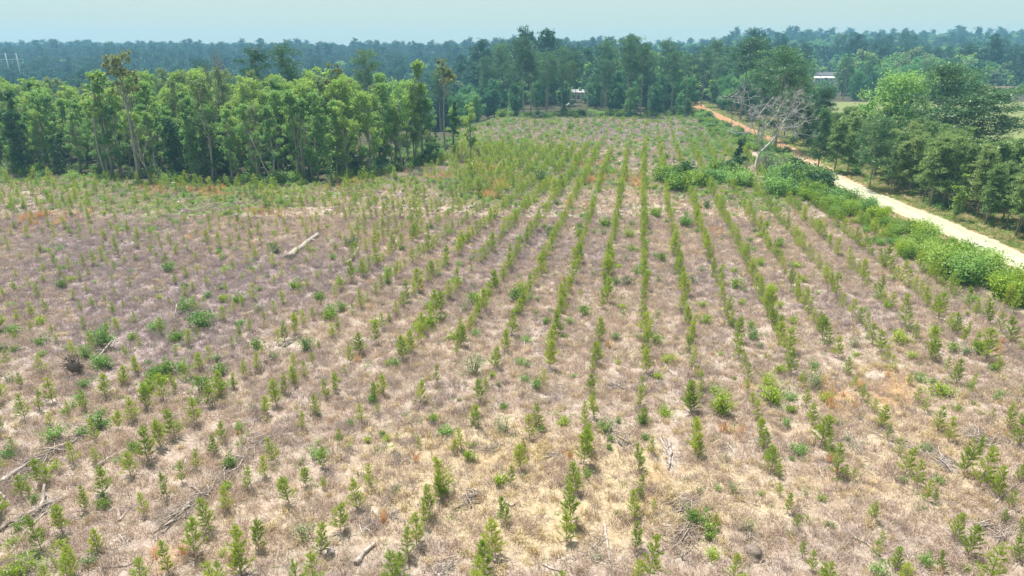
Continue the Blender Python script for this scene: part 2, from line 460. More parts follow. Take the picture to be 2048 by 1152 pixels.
class Tubes:
    def __init__(self, sides=5):
        self.V = []; self.F = []; self.n = 0; self.s = sides

    def add(self, pts, rad, cap=True):
        pts = np.asarray(pts, float); rad = np.asarray(rad, float)
        k = len(pts); s = self.s
        d = np.gradient(pts, axis=0)
        d /= np.linalg.norm(d, axis=1)[:, None] + 1e-9
        ref = np.where(np.abs(d[:, 2:3]) > .9, [[1., 0, 0]], [[0., 0, 1]])
        a = np.cross(d, ref); a /= np.linalg.norm(a, axis=1)[:, None] + 1e-9
        b = np.cross(d, a)
        th = np.linspace(0, 2 * math.pi, s, endpoint=False)
        ring = pts[:, None] + rad[:, None, None] * (np.cos(th)[None, :, None] * a[:, None] + np.sin(th)[None, :, None] * b[:, None])
        self.V.append(ring.reshape(-1, 3))
        i = np.arange(k - 1)[:, None] * s + np.arange(s)[None]
        j = np.arange(k - 1)[:, None] * s + (np.arange(s)[None] + 1) % s
        self.F.append(np.stack([i, j, j + s, i + s], -1).reshape(-1, 4) + self.n)
        self.n += k * s
        if cap:
            self.V.append(np.array([pts[-1] + d[-1] * rad[-1] * .3, pts[0]]))
            self.F.append(np.array([[self.n - s + q, self.n - s + (q + 1) % s, self.n, self.n] for q in range(s)]))
            self.F.append(np.array([[self.n - k * s + (q + 1) % s, self.n - k * s + q, self.n + 1, self.n + 1] for q in range(s)]))
            self.n += 2

    def mesh(self, name, material):
        V = np.concatenate(self.V); F = np.concatenate(self.F)
        tri = F[:, 2] == F[:, 3]
        return np_mesh(name, V, [F[~tri], F[tri][:, :3]], material, True)


def unit(n, g):
    v = g.normal(size=(n, 3)); return v / np.linalg.norm(v, axis=1)[:, None]


def leaves(C, size, g, up=0.0, aspect=.62):
    """a folded leaf (two triangles) at each centre"""
    n = len(C)
    nrm = unit(n, g); nrm[:, 2] += up; nrm /= np.linalg.norm(nrm, axis=1)[:, None]
    t = np.cross(nrm, unit(n, g)); t /= np.linalg.norm(t, axis=1)[:, None] + 1e-9
    b = np.cross(nrm, t)
    s = size * g.uniform(.6, 1.3, n)[:, None]
    V = np.stack([C - t * s * .5, C + b * s * aspect * .5 + nrm * s * .12, C + t * s * .5, C - b * s * aspect * .5 + nrm * s * .12], 1).reshape(-1, 3)
    i = np.arange(n)[:, None] * 4
    F = np.concatenate([i + [0, 1, 2], i + [0, 2, 3]])
    return V, F


def curve_pts(p0, p1, g, k=5, wob=.08, sag=0.0):
    p0 = np.asarray(p0, float); p1 = np.asarray(p1, float)
    t = np.linspace(0, 1, k)[:, None]
    L = np.linalg.norm(p1 - p0)
    p = p0 + (p1 - p0) * t
    w = g.normal(size=(k, 3)) * wob * L * .3
    w[0] = 0; w[-1] = 0
    p = p + w
    p[:, 2] += (np.sin(t[:, 0] * math.pi)) * sag * L
    return p


# ------------------------------------------------------------------ object helpers
def tag(o, label=None, cat=None, group=None, kind=None):
    if label: o['label'] = label
    if cat: o['category'] = cat
    if group: o['group'] = group
    if kind: o['kind'] = kind
    return o


def link(name, me, parent=None, loc=None, rot=None):
    o = bpy.data.objects.new(name, me)
    COL.objects.link(o)
    if parent is not None:
        o.parent = parent
    if loc is not None: o.location = loc
    if rot is not None: o.rotation_euler = rot
    return o


def empty(name, loc, rz=0.0, scale=1.0, tilt=(0, 0)):
    o = bpy.data.objects.new(name, None)
    o.empty_display_size = .3
    COL.objects.link(o)
    o.location = loc; o.rotation_euler = (tilt[0], tilt[1], rz)
    o.scale = (scale,) * 3 if not isinstance(scale, tuple) else scale
    return o


def plant(name, variant, loc, rz, scale, tilt=(0, 0)):
    r = empty(name, loc, rz, scale, tilt)
    for pname, me in variant:
        link(pname, me, r)
    return r


SRC = {}


def scatter(name, variants, P, scl, rz, tilt=None, idx=None):
    """one 'stuff' object made of many instanced meshes, never counted"""
    cname = name + '_sources'
    c = bpy.data.collections.new(cname)
    objs = []
    for k, me in enumerate(variants):
        o = bpy.data.objects.new('%s_source_%02d' % (name, k), me)
        c.objects.link(o); objs.append(o)
    SRC[cname] = c
    P = np.asarray(P, np.float32)
    n = len(P)
    me = bpy.data.meshes.new(name)
    me.vertices.add(n); me.vertices.foreach_set('co', P.ravel())
    scl = np.asarray(scl, np.float32)
    if scl.ndim == 1:
        scl = np.stack([scl] * 3, 1)
    rot = np.zeros((n, 3), np.float32)
    if tilt is not None:
        rot[:, :2] = tilt
    rot[:, 2] = rz
    a = me.attributes.new('scl', 'FLOAT_VECTOR', 'POINT'); a.data.foreach_set('vector', scl.ravel())
    a = me.attributes.new('rot', 'FLOAT_VECTOR', 'POINT'); a.data.foreach_set('vector', rot.ravel())
    if idx is None:
        idx = rng.integers(0, len(variants), n)
    a = me.attributes.new('idx', 'INT', 'POINT'); a.data.foreach_set('value', np.asarray(idx, np.int32))
    me.update()
    o = link(name, me)
    ng = bpy.data.node_groups.new(name + '_scatter', 'GeometryNodeTree')
    ng.interface.new_socket('Geometry', in_out='INPUT', socket_type='NodeSocketGeometry')
    ng.interface.new_socket('Geometry', in_out='OUTPUT', socket_type='NodeSocketGeometry')
    gi = ng.nodes.new('NodeGroupInput'); go = ng.nodes.new('NodeGroupOutput')
    ci = ng.nodes.new('GeometryNodeCollectionInfo')
    ci.inputs['Collection'].default_value = c
    ci.inputs['Separate Children'].default_value = True
    ci.inputs['Reset Children'].default_value = True
    ip = ng.nodes.new('GeometryNodeInstanceOnPoints')
    ip.inputs['Pick Instance'].default_value = True

    def na(nm, ty):
        q = ng.nodes.new('GeometryNodeInputNamedAttribute'); q.data_type = ty
        q.inputs['Name'].default_value = nm
        return q.outputs['Attribute']
    ng.links.new(gi.outputs[0], ip.inputs['Points'])
    ng.links.new(ci.outputs[0], ip.inputs['Instance'])
    ng.links.new(na('idx', 'INT'), ip.inputs['Instance Index'])
    e2r = ng.nodes.new('FunctionNodeEulerToRotation')
    ng.links.new(na('rot', 'FLOAT_VECTOR'), e2r.inputs[0])
    ng.links.new(e2r.outputs[0], ip.inputs['Rotation'])
    ng.links.new(na('scl', 'FLOAT_VECTOR'), ip.inputs['Scale'])
    ng.links.new(ip.outputs[0], go.inputs[0])
    md = o.modifiers.new('scatter', 'NODES'); md.node_group = ng
    o['kind'] = 'stuff'
    return o


def ordinal(n):
    if 10 <= n % 100 <= 20: s = 'th'
    else: s = {1: 'st', 2: 'nd', 3: 'rd'}.get(n % 10, 'th')
    return '%d%s' % (n, s)


# ------------------------------------------------------------------ ground
def graded(lo, hi, step, far_lo, far_hi, grow=1.09):
    a = list(np.arange(lo, hi, step))
    s = step; v = a[-1]
    while v < far_hi:
        s *= grow; v += s; a.append(v)
    s = step; v = lo; b = []
    while v > far_lo:
        s *= grow; v -= s; b.append(v)
    return np.array(b[::-1] + a)


gx = graded(-150, 150, .85, -1500, 1500)
gy = graded(16, 262, .75, -250, 1640)
X, Y = np.meshgrid(gx, gy)
Z = terrain(X, Y)
nx, ny = len(gx), len(gy)
V = np.stack([X.ravel(), Y.ravel(), Z.ravel()], 1)
i = (np.arange(ny - 1)[:, None] * nx + np.arange(nx - 1)[None]).ravel()
F = np.stack([i, i + 1, i + nx + 1, i + nx], 1)
gme = np_mesh('ground', V, F, ground_material(), True)
xf, yf = V[:, 0], V[:, 1]
mg, mo, ms, msa, mm = masks(xf, yf)
ppx, ppy, _ = proj(xf, yf, 0)
infield = inpoly(ppx, ppy, FIELD_PX) | (yf < 24)
rd, rside = road_dist(xf, yf)
# the pasture east of the roadside pines
PAST = [(38, 60), (60, 95), (84, 150), (92, 200), (98, 240), (118, 335), (250, 345), (430, 330), (600, 300), (600, 40), (90, 30)]


def in_pasture(x, y):
    return inpoly(x, y, PAST)


meadow = in_pasture(xf, yf) & (rd > 12)
verge = np.clip(1 - (rd - 1.9) / 1.8, 0, 1) * (rd < 6)
litter = (~infield & ~meadow & (((xf < -5) & (yf > 110)) | (yf > 236) | ((rd > 14) & (rside > 0)))).astype(float)
infl = (infield | ((rside < 0) & (yf < 236) & (xf > -5))).astype(float)
for nm, arr in (('green', mg * infl + (1 - infl) * .95 * (rd < 26)), ('orange', mo * infl), ('straw', ms * infl), ('sand', msa * infl), ('mauve', mm * infl),
                ('meadow', meadow.astype(float)), ('litter', litter * (rd > 7)), ('verge', verge)):
    a = gme.attributes.new(nm, 'FLOAT', 'POINT'); a.data.foreach_set('value', np.asarray(arr, np.float32))
ground = link('ground', gme)
tag(ground, 'dry mauve and straw coloured clearcut ground running to the woods', kind='structure')

# road
rv = []; cl = []; rut = []
n = len(ROADS)
dirs = np.gradient(ROADS[:, :2], axis=0); dirs /= np.linalg.norm(dirs, axis=1)[:, None]
nrm = np.stack([dirs[:, 1], -dirs[:, 0]], 1)
KW = 16
for k in range(n):
    for q in range(KW + 1):
        t = q / KW * 2 - 1
        w = ROADS[k, 2] / 2 * (1 + .10 * math.sin(k * .9 + (3 if t > 0 else 0)) + .06 * math.sin(k * 2.3)) * t
        x = ROADS[k, 0] + nrm[k, 0] * w; y = ROADS[k, 1] + nrm[k, 1] * w
        rv.append((x, y, 0)); cl.append(np.clip((ROADS[k, 1] - 120) / 60, 0, 1) + (abs(t) > .8) * .35); rut.append(math.exp(-((abs(t) - .48) / .16) ** 2))
rv = np.array(rv); rv[:, 2] = terrain(rv[:, 0], rv[:, 1]) + .06
rv[:, 2] += np.tile(np.where(np.abs(np.linspace(-1, 1, KW + 1)) > .95, -.05, 0), n)
i = (np.arange(n - 1)[:, None] * (KW + 1) + np.arange(KW)[None]).ravel()
rme = np_mesh('road', rv, np.stack([i, i + 1, i + KW + 2, i + KW + 1], 1), road_material(), True)
a = rme.attributes.new('clay', 'FLOAT', 'POINT'); a.data.foreach_set('value', np.array(cl, np.float32))
a = rme.attributes.new('rut', 'FLOAT', 'POINT'); a.data.foreach_set('value', np.array(rut, np.float32))
tag(link('road', rme), 'dirt road, pale near us and orange clay further off', kind='structure')

# ------------------------------------------------------------------ haze
hz = bpy.data.meshes.new('haze')
hx, hy0, hy1, hz0, hz1 = float(max(-gx[0], gx[-1])) + 5, float(gy[0]) - 5, float(gy[-1]) + 5, float(Z.min()) - 1, 72
hv = [(-hx, hy0, hz0), (hx, hy0, hz0), (hx, hy1, hz0), (-hx, hy1, hz0), (-hx, hy0, hz1), (hx, hy0, hz1), (hx, hy1, hz1), (-hx, hy1, hz1)]
hz.from_pydata(hv, [], [(0, 3, 2, 1), (4, 5, 6, 7), (0, 1, 5, 4), (1, 2, 6, 5), (2, 3, 7, 6), (3, 0, 4, 7)])
hm, nt = mat('haze')
pv = nt.nodes.new('ShaderNodeVolumePrincipled')
pv.inputs['Color'].default_value = (.30, .62, .95, 1)
pv.inputs['Density'].default_value = 0.00034
pv.inputs['Anisotropy'].default_value = 0.1
oo = nt.nodes.new('ShaderNodeOutputMaterial')
nt.links.new(pv.outputs[0], oo.inputs['Volume'])
hz.materials.append(hm)
ho = link('haze', hz)
tag(ho, 'pale blue haze over the far woods', kind='stuff')



# ------------------------------------------------------------------ plant generators
def make_sapling(seed, h=2.0, full=1.0, needle_mat=None, dense=1.0):
    """young pine: stem, upswept whorls of shoots, each a brush of long needles"""
    g = np.random.default_rng(seed)
    T = Tubes(5)
    lean = g.normal(size=2) * .04 * h
    zt = np.linspace(0, h * .86, 7)
    stem = np.stack([lean[0] * (zt / h) ** 2 + g.normal(size=7) * .01, lean[1] * (zt / h) ** 2 + g.normal(size=7) * .01, zt], 1)
    stem[0, :2] = 0
    T.add(stem, np.linspace(.028, .008, 7) * h / 2)
    shoots = [(stem[-1] - np.array([0, 0, .22 * h * .6]), stem[-1] + np.array([0, 0, .13 * h]), 1.0)]
    nw = 7 + int(g.integers(0, 3))
    for w in range(nw):
        t = .13 + .74 * w / (nw - 1) + g.normal() * .015
        z = t * h
        c = np.array([np.interp(z, zt, stem[:, 0]), np.interp(z, zt, stem[:, 1]), z])
        nb = int(g.integers(4, 7))
        a0 = g.uniform(0, 6.28)
        for b in range(nb):
            if g.uniform() > .45 + .50 * full: continue
            a = a0 + b * 6.28 / nb + g.normal() * .25
            Lb = h * (.27 - .22 * t) * g.uniform(.6, 1.25) * (0.65 + .45 * full)
            e = g.uniform(.45, .95)
            tip = c + np.array([math.cos(a) * math.cos(e) * Lb * 1.35, math.sin(a) * math.cos(e) * Lb * 1.35, math.sin(e) * Lb * 1.15])
            mid = c + (tip - c) * .5 - np.array([0, 0, .10 * Lb])
            T.add([c, mid, tip], np.array([.008, .005, .003]) * h / 2, cap=False)
            shoots.append((c + (mid - c) * .3, tip, .7))
    Vs = []; n0 = 0; Fs = []
    for (p, q, k) in shoots:
        L = np.linalg.norm(q - p)
        m = int((26 + 150 * L) * dense)
        t = g.uniform(0.0, 1.0, m)[:, None] ** .8
        ax = (q - p) / L
        base = p + (q - p) * t
        d = unit(m, g); d -= (d @ ax)[:, None] * ax; d /= np.linalg.norm(d, axis=1)[:, None]
        dr = d * g.uniform(.35, 1.0, m)[:, None] + ax * g.uniform(.5, 1.1, m)[:, None]
        dr /= np.linalg.norm(dr, axis=1)[:, None]
        nl = g.uniform(.10, .22, m)[:, None] * h / 2 * (.75 + .3 * k)
        tip = base + dr * nl
        w = np.cross(dr, unit(m, g)); w /= np.linalg.norm(w, axis=1)[:, None]
        w *= .0075 * h / 2
        Vs.append(np.stack([base - w, base + w, tip], 1).reshape(-1, 3))
        Fs.append(np.arange(m)[:, None] * 3 + [0, 1, 2] + n0); n0 += 3 * m
    return [('trunk', T.mesh('sapling_trunk', M['twig'])),
            ('needles', np_mesh('sapling_needles', np.concatenate(Vs), np.concatenate(Fs), needle_mat or M['needle']))]


def blob_points(C, rad, n, g, flat=.75, shell=.55):
    d = unit(n, g)
    r = (shell + (1 - shell) * g.uniform(0, 1, n) ** .6) * g.uniform(.8, 1.12, n)
    return C + d * r[:, None] * np.array([rad, rad, rad * flat])


def make_broadleaf(seed, h=16, w=5.5, base=.3, nleaf=3800, lsize=.36, leafm='leaf', barkm='bark', form='tall', nclump=26, ivy=False, gap=0.0):
    g = np.random.default_rng(seed)
    T = Tubes(6)
    k = 8
    zt = np.linspace(0, h * .93, k)
    lean = g.normal(size=2) * .035 * h
    cur = g.normal(size=2) * .02 * h
    stem = np.stack([lean[0] * (zt / h) + cur[0] * np.sin(zt / h * 5), lean[1] * (zt / h) + cur[1] * np.sin(zt / h * 4), zt], 1)
    r0 = .0095 * h + .012 * w
    T.add(stem, r0 * (1 - zt / h * .9))
    Cs = []
    for c in range(nclump):
        t = g.uniform(0, 1)
        if form == 'tall':
            z = h * (base + (1 - base) * t ** .9 * .97)
            prof = (math.sin(math.pi * min(1, (t * .82 + .14))) ** .7)
        elif form == 'round':
            z = h * (base + (1 - base) * t * .95)
            prof = math.sqrt(max(.04, 1 - (2 * t - .95) ** 2))
        elif form == 'cone':
            z = h * (base + (1 - base) * t * .97)
            prof = 1.05 - .9 * t
        else:   # spreading
            z = h * (base + (1 - base) * (.25 + .70 * t))
            prof = (1.05 - .45 * t)
        a = g.uniform(0, 6.283)
        rr = w * .5 * prof * g.uniform(.15, .95)
        cx = np.interp(z, zt, stem[:, 0]) + math.cos(a) * rr; cy = np.interp(z, zt, stem[:, 1]) + math.sin(a) * rr
        cr = w * (.17 if form != 'spreading' else .13) * g.uniform(.7, 1.3)
        C = np.array([cx, cy, min(z, h - cr * .5)])
        Cs.append((C, cr))
        zb = max(h * base * .6, z - rr * g.uniform(.6, 1.2) - .1 * h)
        p0 = np.array([np.interp(zb, zt, stem[:, 0]), np.interp(zb, zt, stem[:, 1]), zb])
        bp = curve_pts(p0, C, g, 5, .18, .04)
        T.add(bp, np.linspace(r0 * .30, r0 * .06, 5), cap=False)
    tot = sum(c[1] ** 2 for c in Cs)
    pts = []
    for C, cr in Cs:
        m = max(12, int(nleaf * cr ** 2 / tot))
        # small sprays inside each clump keep the outline ragged
        ns = max(4, m // 22)
        sp = blob_points(C, cr, ns, g, .7, .35)
        q = sp[g.integers(0, ns, m)] + g.normal(size=(m, 3)) * cr * .20
        pts.append(q)
    P = np.concatenate(pts)
    if ivy:
        z = g.uniform(.03, .75, nleaf // 3) * h
        a = g.uniform(0, 6.28, len(z)); r = r0 + np.abs(g.normal(size=len(z))) * .55
        P = np.concatenate([P, np.stack([np.interp(z, zt, stem[:, 0]) + np.cos(a) * r, np.interp(z, zt, stem[:, 1]) + np.sin(a) * r, z], 1)])
    if gap:
        keep = wav3(P * (5.0 / w), seed) > gap - 1
        P = P[keep]
    P[:, 2] = np.maximum(P[:, 2], .15)
    V, F = leaves(P, lsize, g, up=.55)
    return [('trunk', T.mesh('tree_trunk', M[barkm])), ('crown', np_mesh('tree_crown', V, F, M[leafm]))]


def wav3(P, seed):
    r = np.random.default_rng(seed + 77)
    v = 0
    for _ in range(4):
        d = r.normal(size=3) * 1.1
        v = v + np.sin(P @ d + r.uniform(0, 6))
    return v / 2


def make_pine(seed, h=25, w=7, base=.55, nneed=6500, lsize=.42, m='pine', clumps=30, barkm='pinebark', form='top'):
    g = np.random.default_rng(seed)
    T = Tubes(6)
    k = 8
    zt = np.linspace(0, h * .97, k)
    lean = g.normal(size=2) * .012 * h
    stem = np.stack([lean[0] * (zt / h), lean[1] * (zt / h), zt], 1)
    r0 = .0085 * h + .04
    T.add(stem, r0 * (1 - zt / h * .88))
    pts = []; wts = []
    for c in range(clumps):
        t = (c + g.uniform(0, 1)) / clumps
        z = h * (base + (1 - base) * t * .96)
        if form == 'top':
            prof = (.45 + .75 * math.sin(math.pi * min(1, t * .75 + .22)))
        elif form == 'cone':
            prof = 1.15 - 1.0 * t
        else:
            prof = 1.1 - .55 * t
        a = g.uniform(0, 6.283)
        rr = w * .5 * prof * g.uniform(.35, 1.0)
        C = np.array([np.interp(z, zt, stem[:, 0]) + math.cos(a) * rr, np.interp(z, zt, stem[:, 1]) + math.sin(a) * rr, z + rr * .18])
        p0 = np.array([np.interp(z, zt, stem[:, 0]), np.interp(z, zt, stem[:, 1]), z - rr * .15])
        bp = curve_pts(p0, C, g, 5, .10, .05)
        T.add(bp, np.linspace(r0 * .25, r0 * .05, 5), cap=False)
        cr = w * .125 * g.uniform(.7, 1.35) * (1.0 if form == 'top' else .95)
        # tufts strung along the outer half of the limb
        nt_ = 7
        tt = g.uniform(.45, 1.05, nt_)[:, None]
        tuft = p0 + (C - p0) * tt + g.normal(size=(nt_, 3)) * cr * np.array([.75, .75, .3])
        pts.append(tuft); wts += [cr] * nt_
    # some dead stubs below the crown
    for _ in range(7):
        z = h * g.uniform(base * .5, base)
        a = g.uniform(0, 6.28); L = g.uniform(.6, 2.0)
        p0 = np.array([np.interp(z, zt, stem[:, 0]), np.interp(z, zt, stem[:, 1]), z])
        T.add([p0, p0 + np.array([math.cos(a) * L, math.sin(a) * L, L * .1])], [r0 * .15, r0 * .04], cap=False)
    tuft = np.concatenate(pts); wts = np.array(wts)
    per = nneed // len(tuft)
    P = np.repeat(tuft, per, 0)
    s = np.repeat(wts, per)[:, None]
    P = P + g.normal(size=P.shape) * s * np.array([.42, .42, .26])
    n = len(P)
    d = unit(n, g); d[:, 2] = np.abs(d[:, 2]) * .9 + .15; d /= np.linalg.norm(d, axis=1)[:, None]
    wv = np.cross(d, unit(n, g)); wv /= np.linalg.norm(wv, axis=1)[:, None]
    L = lsize * g.uniform(.7, 1.3, n)[:, None]
    V = np.stack([P - wv * L * .20, P + wv * L * .20, P + d * L], 1).reshape(-1, 3)
    F = np.arange(n)[:, None] * 3 + [0, 1, 2]
    return [('trunk', T.mesh('pine_trunk', M[barkm])), ('crown', np_mesh('pine_crown', V, F, M[m]))]


def make_bare(seed, h=14, w=6, m='greybark', depth=4, forks=3, base=.45, spread=.7, r0=None, fall=.6):
    g = np.random.default_rng(seed)
    T = Tubes(5)
    r0 = r0 or .011 * h
    LN = []

    def grow(p, d, L, r, lev):
        k = 4
        pts = [p]
        for _ in range(k):
            d = d + g.normal(size=3) * .14; d[2] += .03; d = d / np.linalg.norm(d)
            pts.append(pts[-1] + d * L / k)
        LN.append((np.array(pts), np.linspace(r, r * .58, k + 1)))
        if lev <= 0: return
        nb = int(g.integers(2, forks + 2))
        for b in range(nb):
            q = pts[-1] if b < 2 else pts[int(g.integers(2, k + 1))]
            dd = d + g.normal(size=3) * spread * np.array([1, 1, .6]); dd[2] += .15
            dd /= np.linalg.norm(dd)
            grow(np.array(q), dd, L * g.uniform(.55, .85), max(r * fall * (1 if b < 2 else .8), .022), lev - 1)
    grow(np.zeros(3), np.array([g.normal() * .06, g.normal() * .06, 1.0]), h * base, r0, depth)
    A = np.concatenate([q[0] for q in LN]); sz = h / A[:, 2].max(); sw = w / max(np.ptp(A[:, 0]), np.ptp(A[:, 1]))
    for q, rr in LN:
        T.add(q * np.array([sw, sw, sz]), rr, cap=False)
    return [('trunk', T.mesh('bare_trunk', M[m]))]


def make_snag(seed, h=7, m='greybark', r0=.16, stubs=5):
    g = np.random.default_rng(seed)
    T = Tubes(6)
    p = curve_pts((0, 0, 0), (g.normal() * .3, g.normal() * .3, h), g, 6, .03)
    T.add(p, np.linspace(r0, r0 * .35, 6))
    for _ in range(stubs):
        z = h * g.uniform(.35, .95); a = g.uniform(0, 6.28); L = g.uniform(.5, 1.6)
        q = np.array([np.interp(z, p[:, 2], p[:, 0]), np.interp(z, p[:, 2], p[:, 1]), z])
        e = q + np.array([math.cos(a) * L, math.sin(a) * L, L * g.uniform(.2, .9)])
        T.add(curve_pts(q, e, g, 4, .2), np.linspace(r0 * .3, r0 * .08, 4), cap=False)
    return [('trunk', T.mesh('snag_trunk', M[m]))]


def make_shrub(seed, w=1.0, h=.8, n=520, ls=.085, m='lime', stems=7, form='dome'):
    g = np.random.default_rng(seed)
    T = Tubes(4)
    tips = []
    for s in range(stems):
        a = g.uniform(0, 6.28); r = w * .5 * math.sqrt(g.uniform(0, 1)) * .85
        z = h * (math.sqrt(max(.1, 1 - (r / (w * .5)) ** 2)) if form == 'dome' else (1 - r / w)) * g.uniform(.7, 1.0)
        tip = np.array([math.cos(a) * r, math.sin(a) * r, z])
        p = curve_pts((g.normal() * .04 * w, g.normal() * .04 * w, 0), tip, g, 4, .12)
        T.add(p, np.linspace(.012, .004, 4) * (1 + w * .4), cap=False)
        for t in np.linspace(.3, 1, 5):
            tips.append(p[0] + (p[-1] - p[0]) * t + g.normal(size=3) * w * .09)
    tips = np.array(tips)
    P = tips[g.integers(0, len(tips), n)] + g.normal(size=(n, 3)) * np.array([w * .10, w * .10, h * .08])
    P[:, 2] = np.abs(P[:, 2]) + .02
    V, F = leaves(P, ls, g, up=.8)
    return [('stem', T.mesh('shrub_stems', M['twig'])), ('foliage', np_mesh('shrub_foliage', V, F, M[m]))]


def make_tuft(seed, n=26, h=.45, spread=.3, wd=.012, m='grass_dry', lean=.5, droop=.5):
    g = np.random.default_rng(seed)
    a = g.uniform(0, 6.28, n); r = spread * np.sqrt(g.uniform(0, 1, n))
    b = np.stack([np.cos(a) * r, np.sin(a) * r, np.zeros(n)], 1)
    da = g.uniform(0, 6.28, n); e = np.abs(g.normal(size=n)) * lean
    d = np.stack([np.cos(da) * np.sin(e), np.sin(da) * np.sin(e), np.cos(e)], 1)
    L = h * g.uniform(.5, 1.2, n)[:, None]
    mid = b + d * L * .55
    d2 = d + np.stack([np.cos(da), np.sin(da), -np.ones(n) * .6], 1) * droop; d2 /= np.linalg.norm(d2, axis=1)[:, None]
    tip = mid + d2 * L * .5
    w = np.cross(d, unit(n, g)); w /= np.linalg.norm(w, axis=1)[:, None]; w *= wd * g.uniform(.6, 1.3, n)[:, None]
    V = np.stack([b - w, b + w, mid + w * .8, mid - w * .8, tip], 1).reshape(-1, 3)
    i = np.arange(n)[:, None] * 5
    return np_mesh('tuft', V, [i + [0, 1, 2, 3], (i + [3, 2, 4])], M[m])


def make_weed(seed, m='weed', n=60, w=.35, h=.25, ls=.07):
    g = np.random.default_rng(seed)
    P = g.normal(size=(n, 3)) * np.array([w * .45, w * .45, h * .35]); P[:, 2] = np.abs(P[:, 2]) + .03
    V, F = leaves(P, ls, g, up=1.0)
    return np_mesh('weed', V, F, M[m])


SAPS = [make_sapling(100 + k, 2.0, f) for k, f in enumerate((1.1, .85, .6, 1.2, .95, .4, .75, 1.0, 1.15, .7, .9, .5))]
SAPS_FAR = [make_sapling(140 + k, 2.0, f, dense=.7) for k, f in enumerate((1.1, .8, 1.0, .5, .9))]


# ------------------------------------------------------------------ pine saplings placed from the photograph
SA = """10,330,190 75,460,340 145,250,95 228,195,60 305,150,0 395,235,135 490,205,75 610,130,-20 290,285,190 265,610,445 345,545,460 425,500,360 555,380,240 555,490,385
680,305,180 765,260,115 845,190,40 945,140,-20 1010,90,-30 850,485,280 925,410,240 1012,355,180 1120,270,110 1205,175,25 1270,120,-30 1350,70,-10 750,570,420 595,690,500 490,780,625
965,700,540 1050,620,495 835,795,655 1135,540,420 1235,455,340 125,690,545 170,690,600 15,790,650 240,1000,790 360,900,715 410,1152,970 275,1152,1060 320,1100,1030 565,1020,880
1215,890,690 1320,780,625 1425,655,520 1525,580,450 1590,490,330 1530,220,95 1590,170,10 1640,100,-25 1695,55,-30 1820,230,105 1740,310,200 1935,100,-10 1880,140,20 1120,1030,805
975,1140,945 1270,1152,1060 1385,1140,880 1490,1010,835 1670,740,570 1765,640,525 1860,540,415 1955,400,310 1865,650,580 1960,905,745 1855,1030,845 1715,1150,1045"""
SB = """45,790,620 110,660,520 150,160,40 185,120,0 70,280,160 160,225,155 410,165,30 750,165,20 785,100,20 710,290,165 395,420,370 600,460,370 640,430,290 1035,370,230 1070,300,165
985,560,400 925,640,525 1110,70,-30 900,860,710 545,680,465 520,730,600 460,820,640 430,880,740 385,980,800 335,1060,890 285,1152,1025 820,1040,830 775,1152,970 1270,860,635 1300,680,510
1245,960,800 1345,520,310 1355,420,270 1350,310,160 1390,190,80 1385,110,-10 1670,190,60 1680,290,180 1665,550,400 1640,830,680 1660,720,585 1640,1000,830 1960,200,40 1990,450,240
1680,100,0 1650,1150,1070 1750,790,735 2000,330,240 1375,470,330 1400,250,120 1310,620,540"""
SCC = """95,210,20 120,330,230 140,470,320 420,90,0 450,170,80 470,250,130 500,350,225 520,430,300 565,540,380 600,590,490 605,690,610 650,790,665 700,890,800 760,165,60 800,280,150 845,390,200
895,470,350 940,590,390 985,590,505 1030,600,545 1030,70,-20 1080,130,30 1110,170,90 1185,300,160 1225,370,270 1155,210,120 1350,50,-20 1400,150,50 1440,210,100 1515,320,170 1290,460,350
1330,570,390 1400,640,480 1440,720,590 1500,730,670 1580,380,230 1665,560,310 1760,640,395 1855,700,510 1935,760,645 1690,100,-30 1830,250,190 1920,300,140 1990,400,210 1820,500,410
1160,1050,950 1280,1130,1000 1190,980,905 1610,940,780 1690,1050,850 790,1140,1030 880,1152,1070 1895,850,760 2000,930,800 735,1060,960 1985,600,470 1960,1060,900 1540,1120,1000"""
SD = """40,250,195 95,450,385 20,555,490 170,500,430 85,520,450 250,470,410 250,405,345 345,430,350 400,400,320 235,300,240 480,380,290 540,370,270 510,430,375 660,400,330 620,370,300 780,350,300
720,360,310 680,320,230 590,210,150 640,175,115 515,165,120 270,100,40 235,75,20 180,95,50 45,610,560 185,670,570 265,640,550 100,695,620 175,750,670 240,690,640 465,640,560 535,615,545
425,570,505 605,590,540 655,660,580 660,545,490 500,530,485 715,620,570 780,590,540 395,660,605 485,745,660 610,755,705 775,720,640 295,760,700 245,1000,880 45,950,850 90,800,730
125,1080,985 530,815,745 725,905,830 715,1070,950 790,1010,890 805,850,790 1150,990,870 1210,940,840 1350,1080,985 1410,1020,910 1480,980,870 1340,860,785 1385,810,730 1440,770,690
1525,710,640 1515,900,850 1605,840,750 1640,820,700 1700,790,650 1750,740,640 1805,700,620 1690,1060,950 1755,1020,920 1800,950,870 1930,1090,985 1990,1020,955 1130,345,290 1195,500,430
1140,430,370 900,535,485 975,610,555 1180,610,555 1240,450,400 1295,440,385 1345,420,350 1400,475,430 1465,445,400 1510,430,390 1380,250,190 1445,225,160 1505,270,210 1215,190,125
1185,215,160 1135,210,160 1260,230,175 1035,190,150 970,230,170 915,240,185 870,250,200 795,220,150 835,190,140 1580,500,440 1625,460,400 1590,300,240 1765,380,330 1805,350,300
1905,430,380 1830,470,415 1885,250,200 1935,310,250 1700,430,380 1960,230,180 1850,620,570 1560,380,330 120,340,290 60,60,20 330,60,20 900,330,280 1020,280,235 1440,560,510"""
hand = []
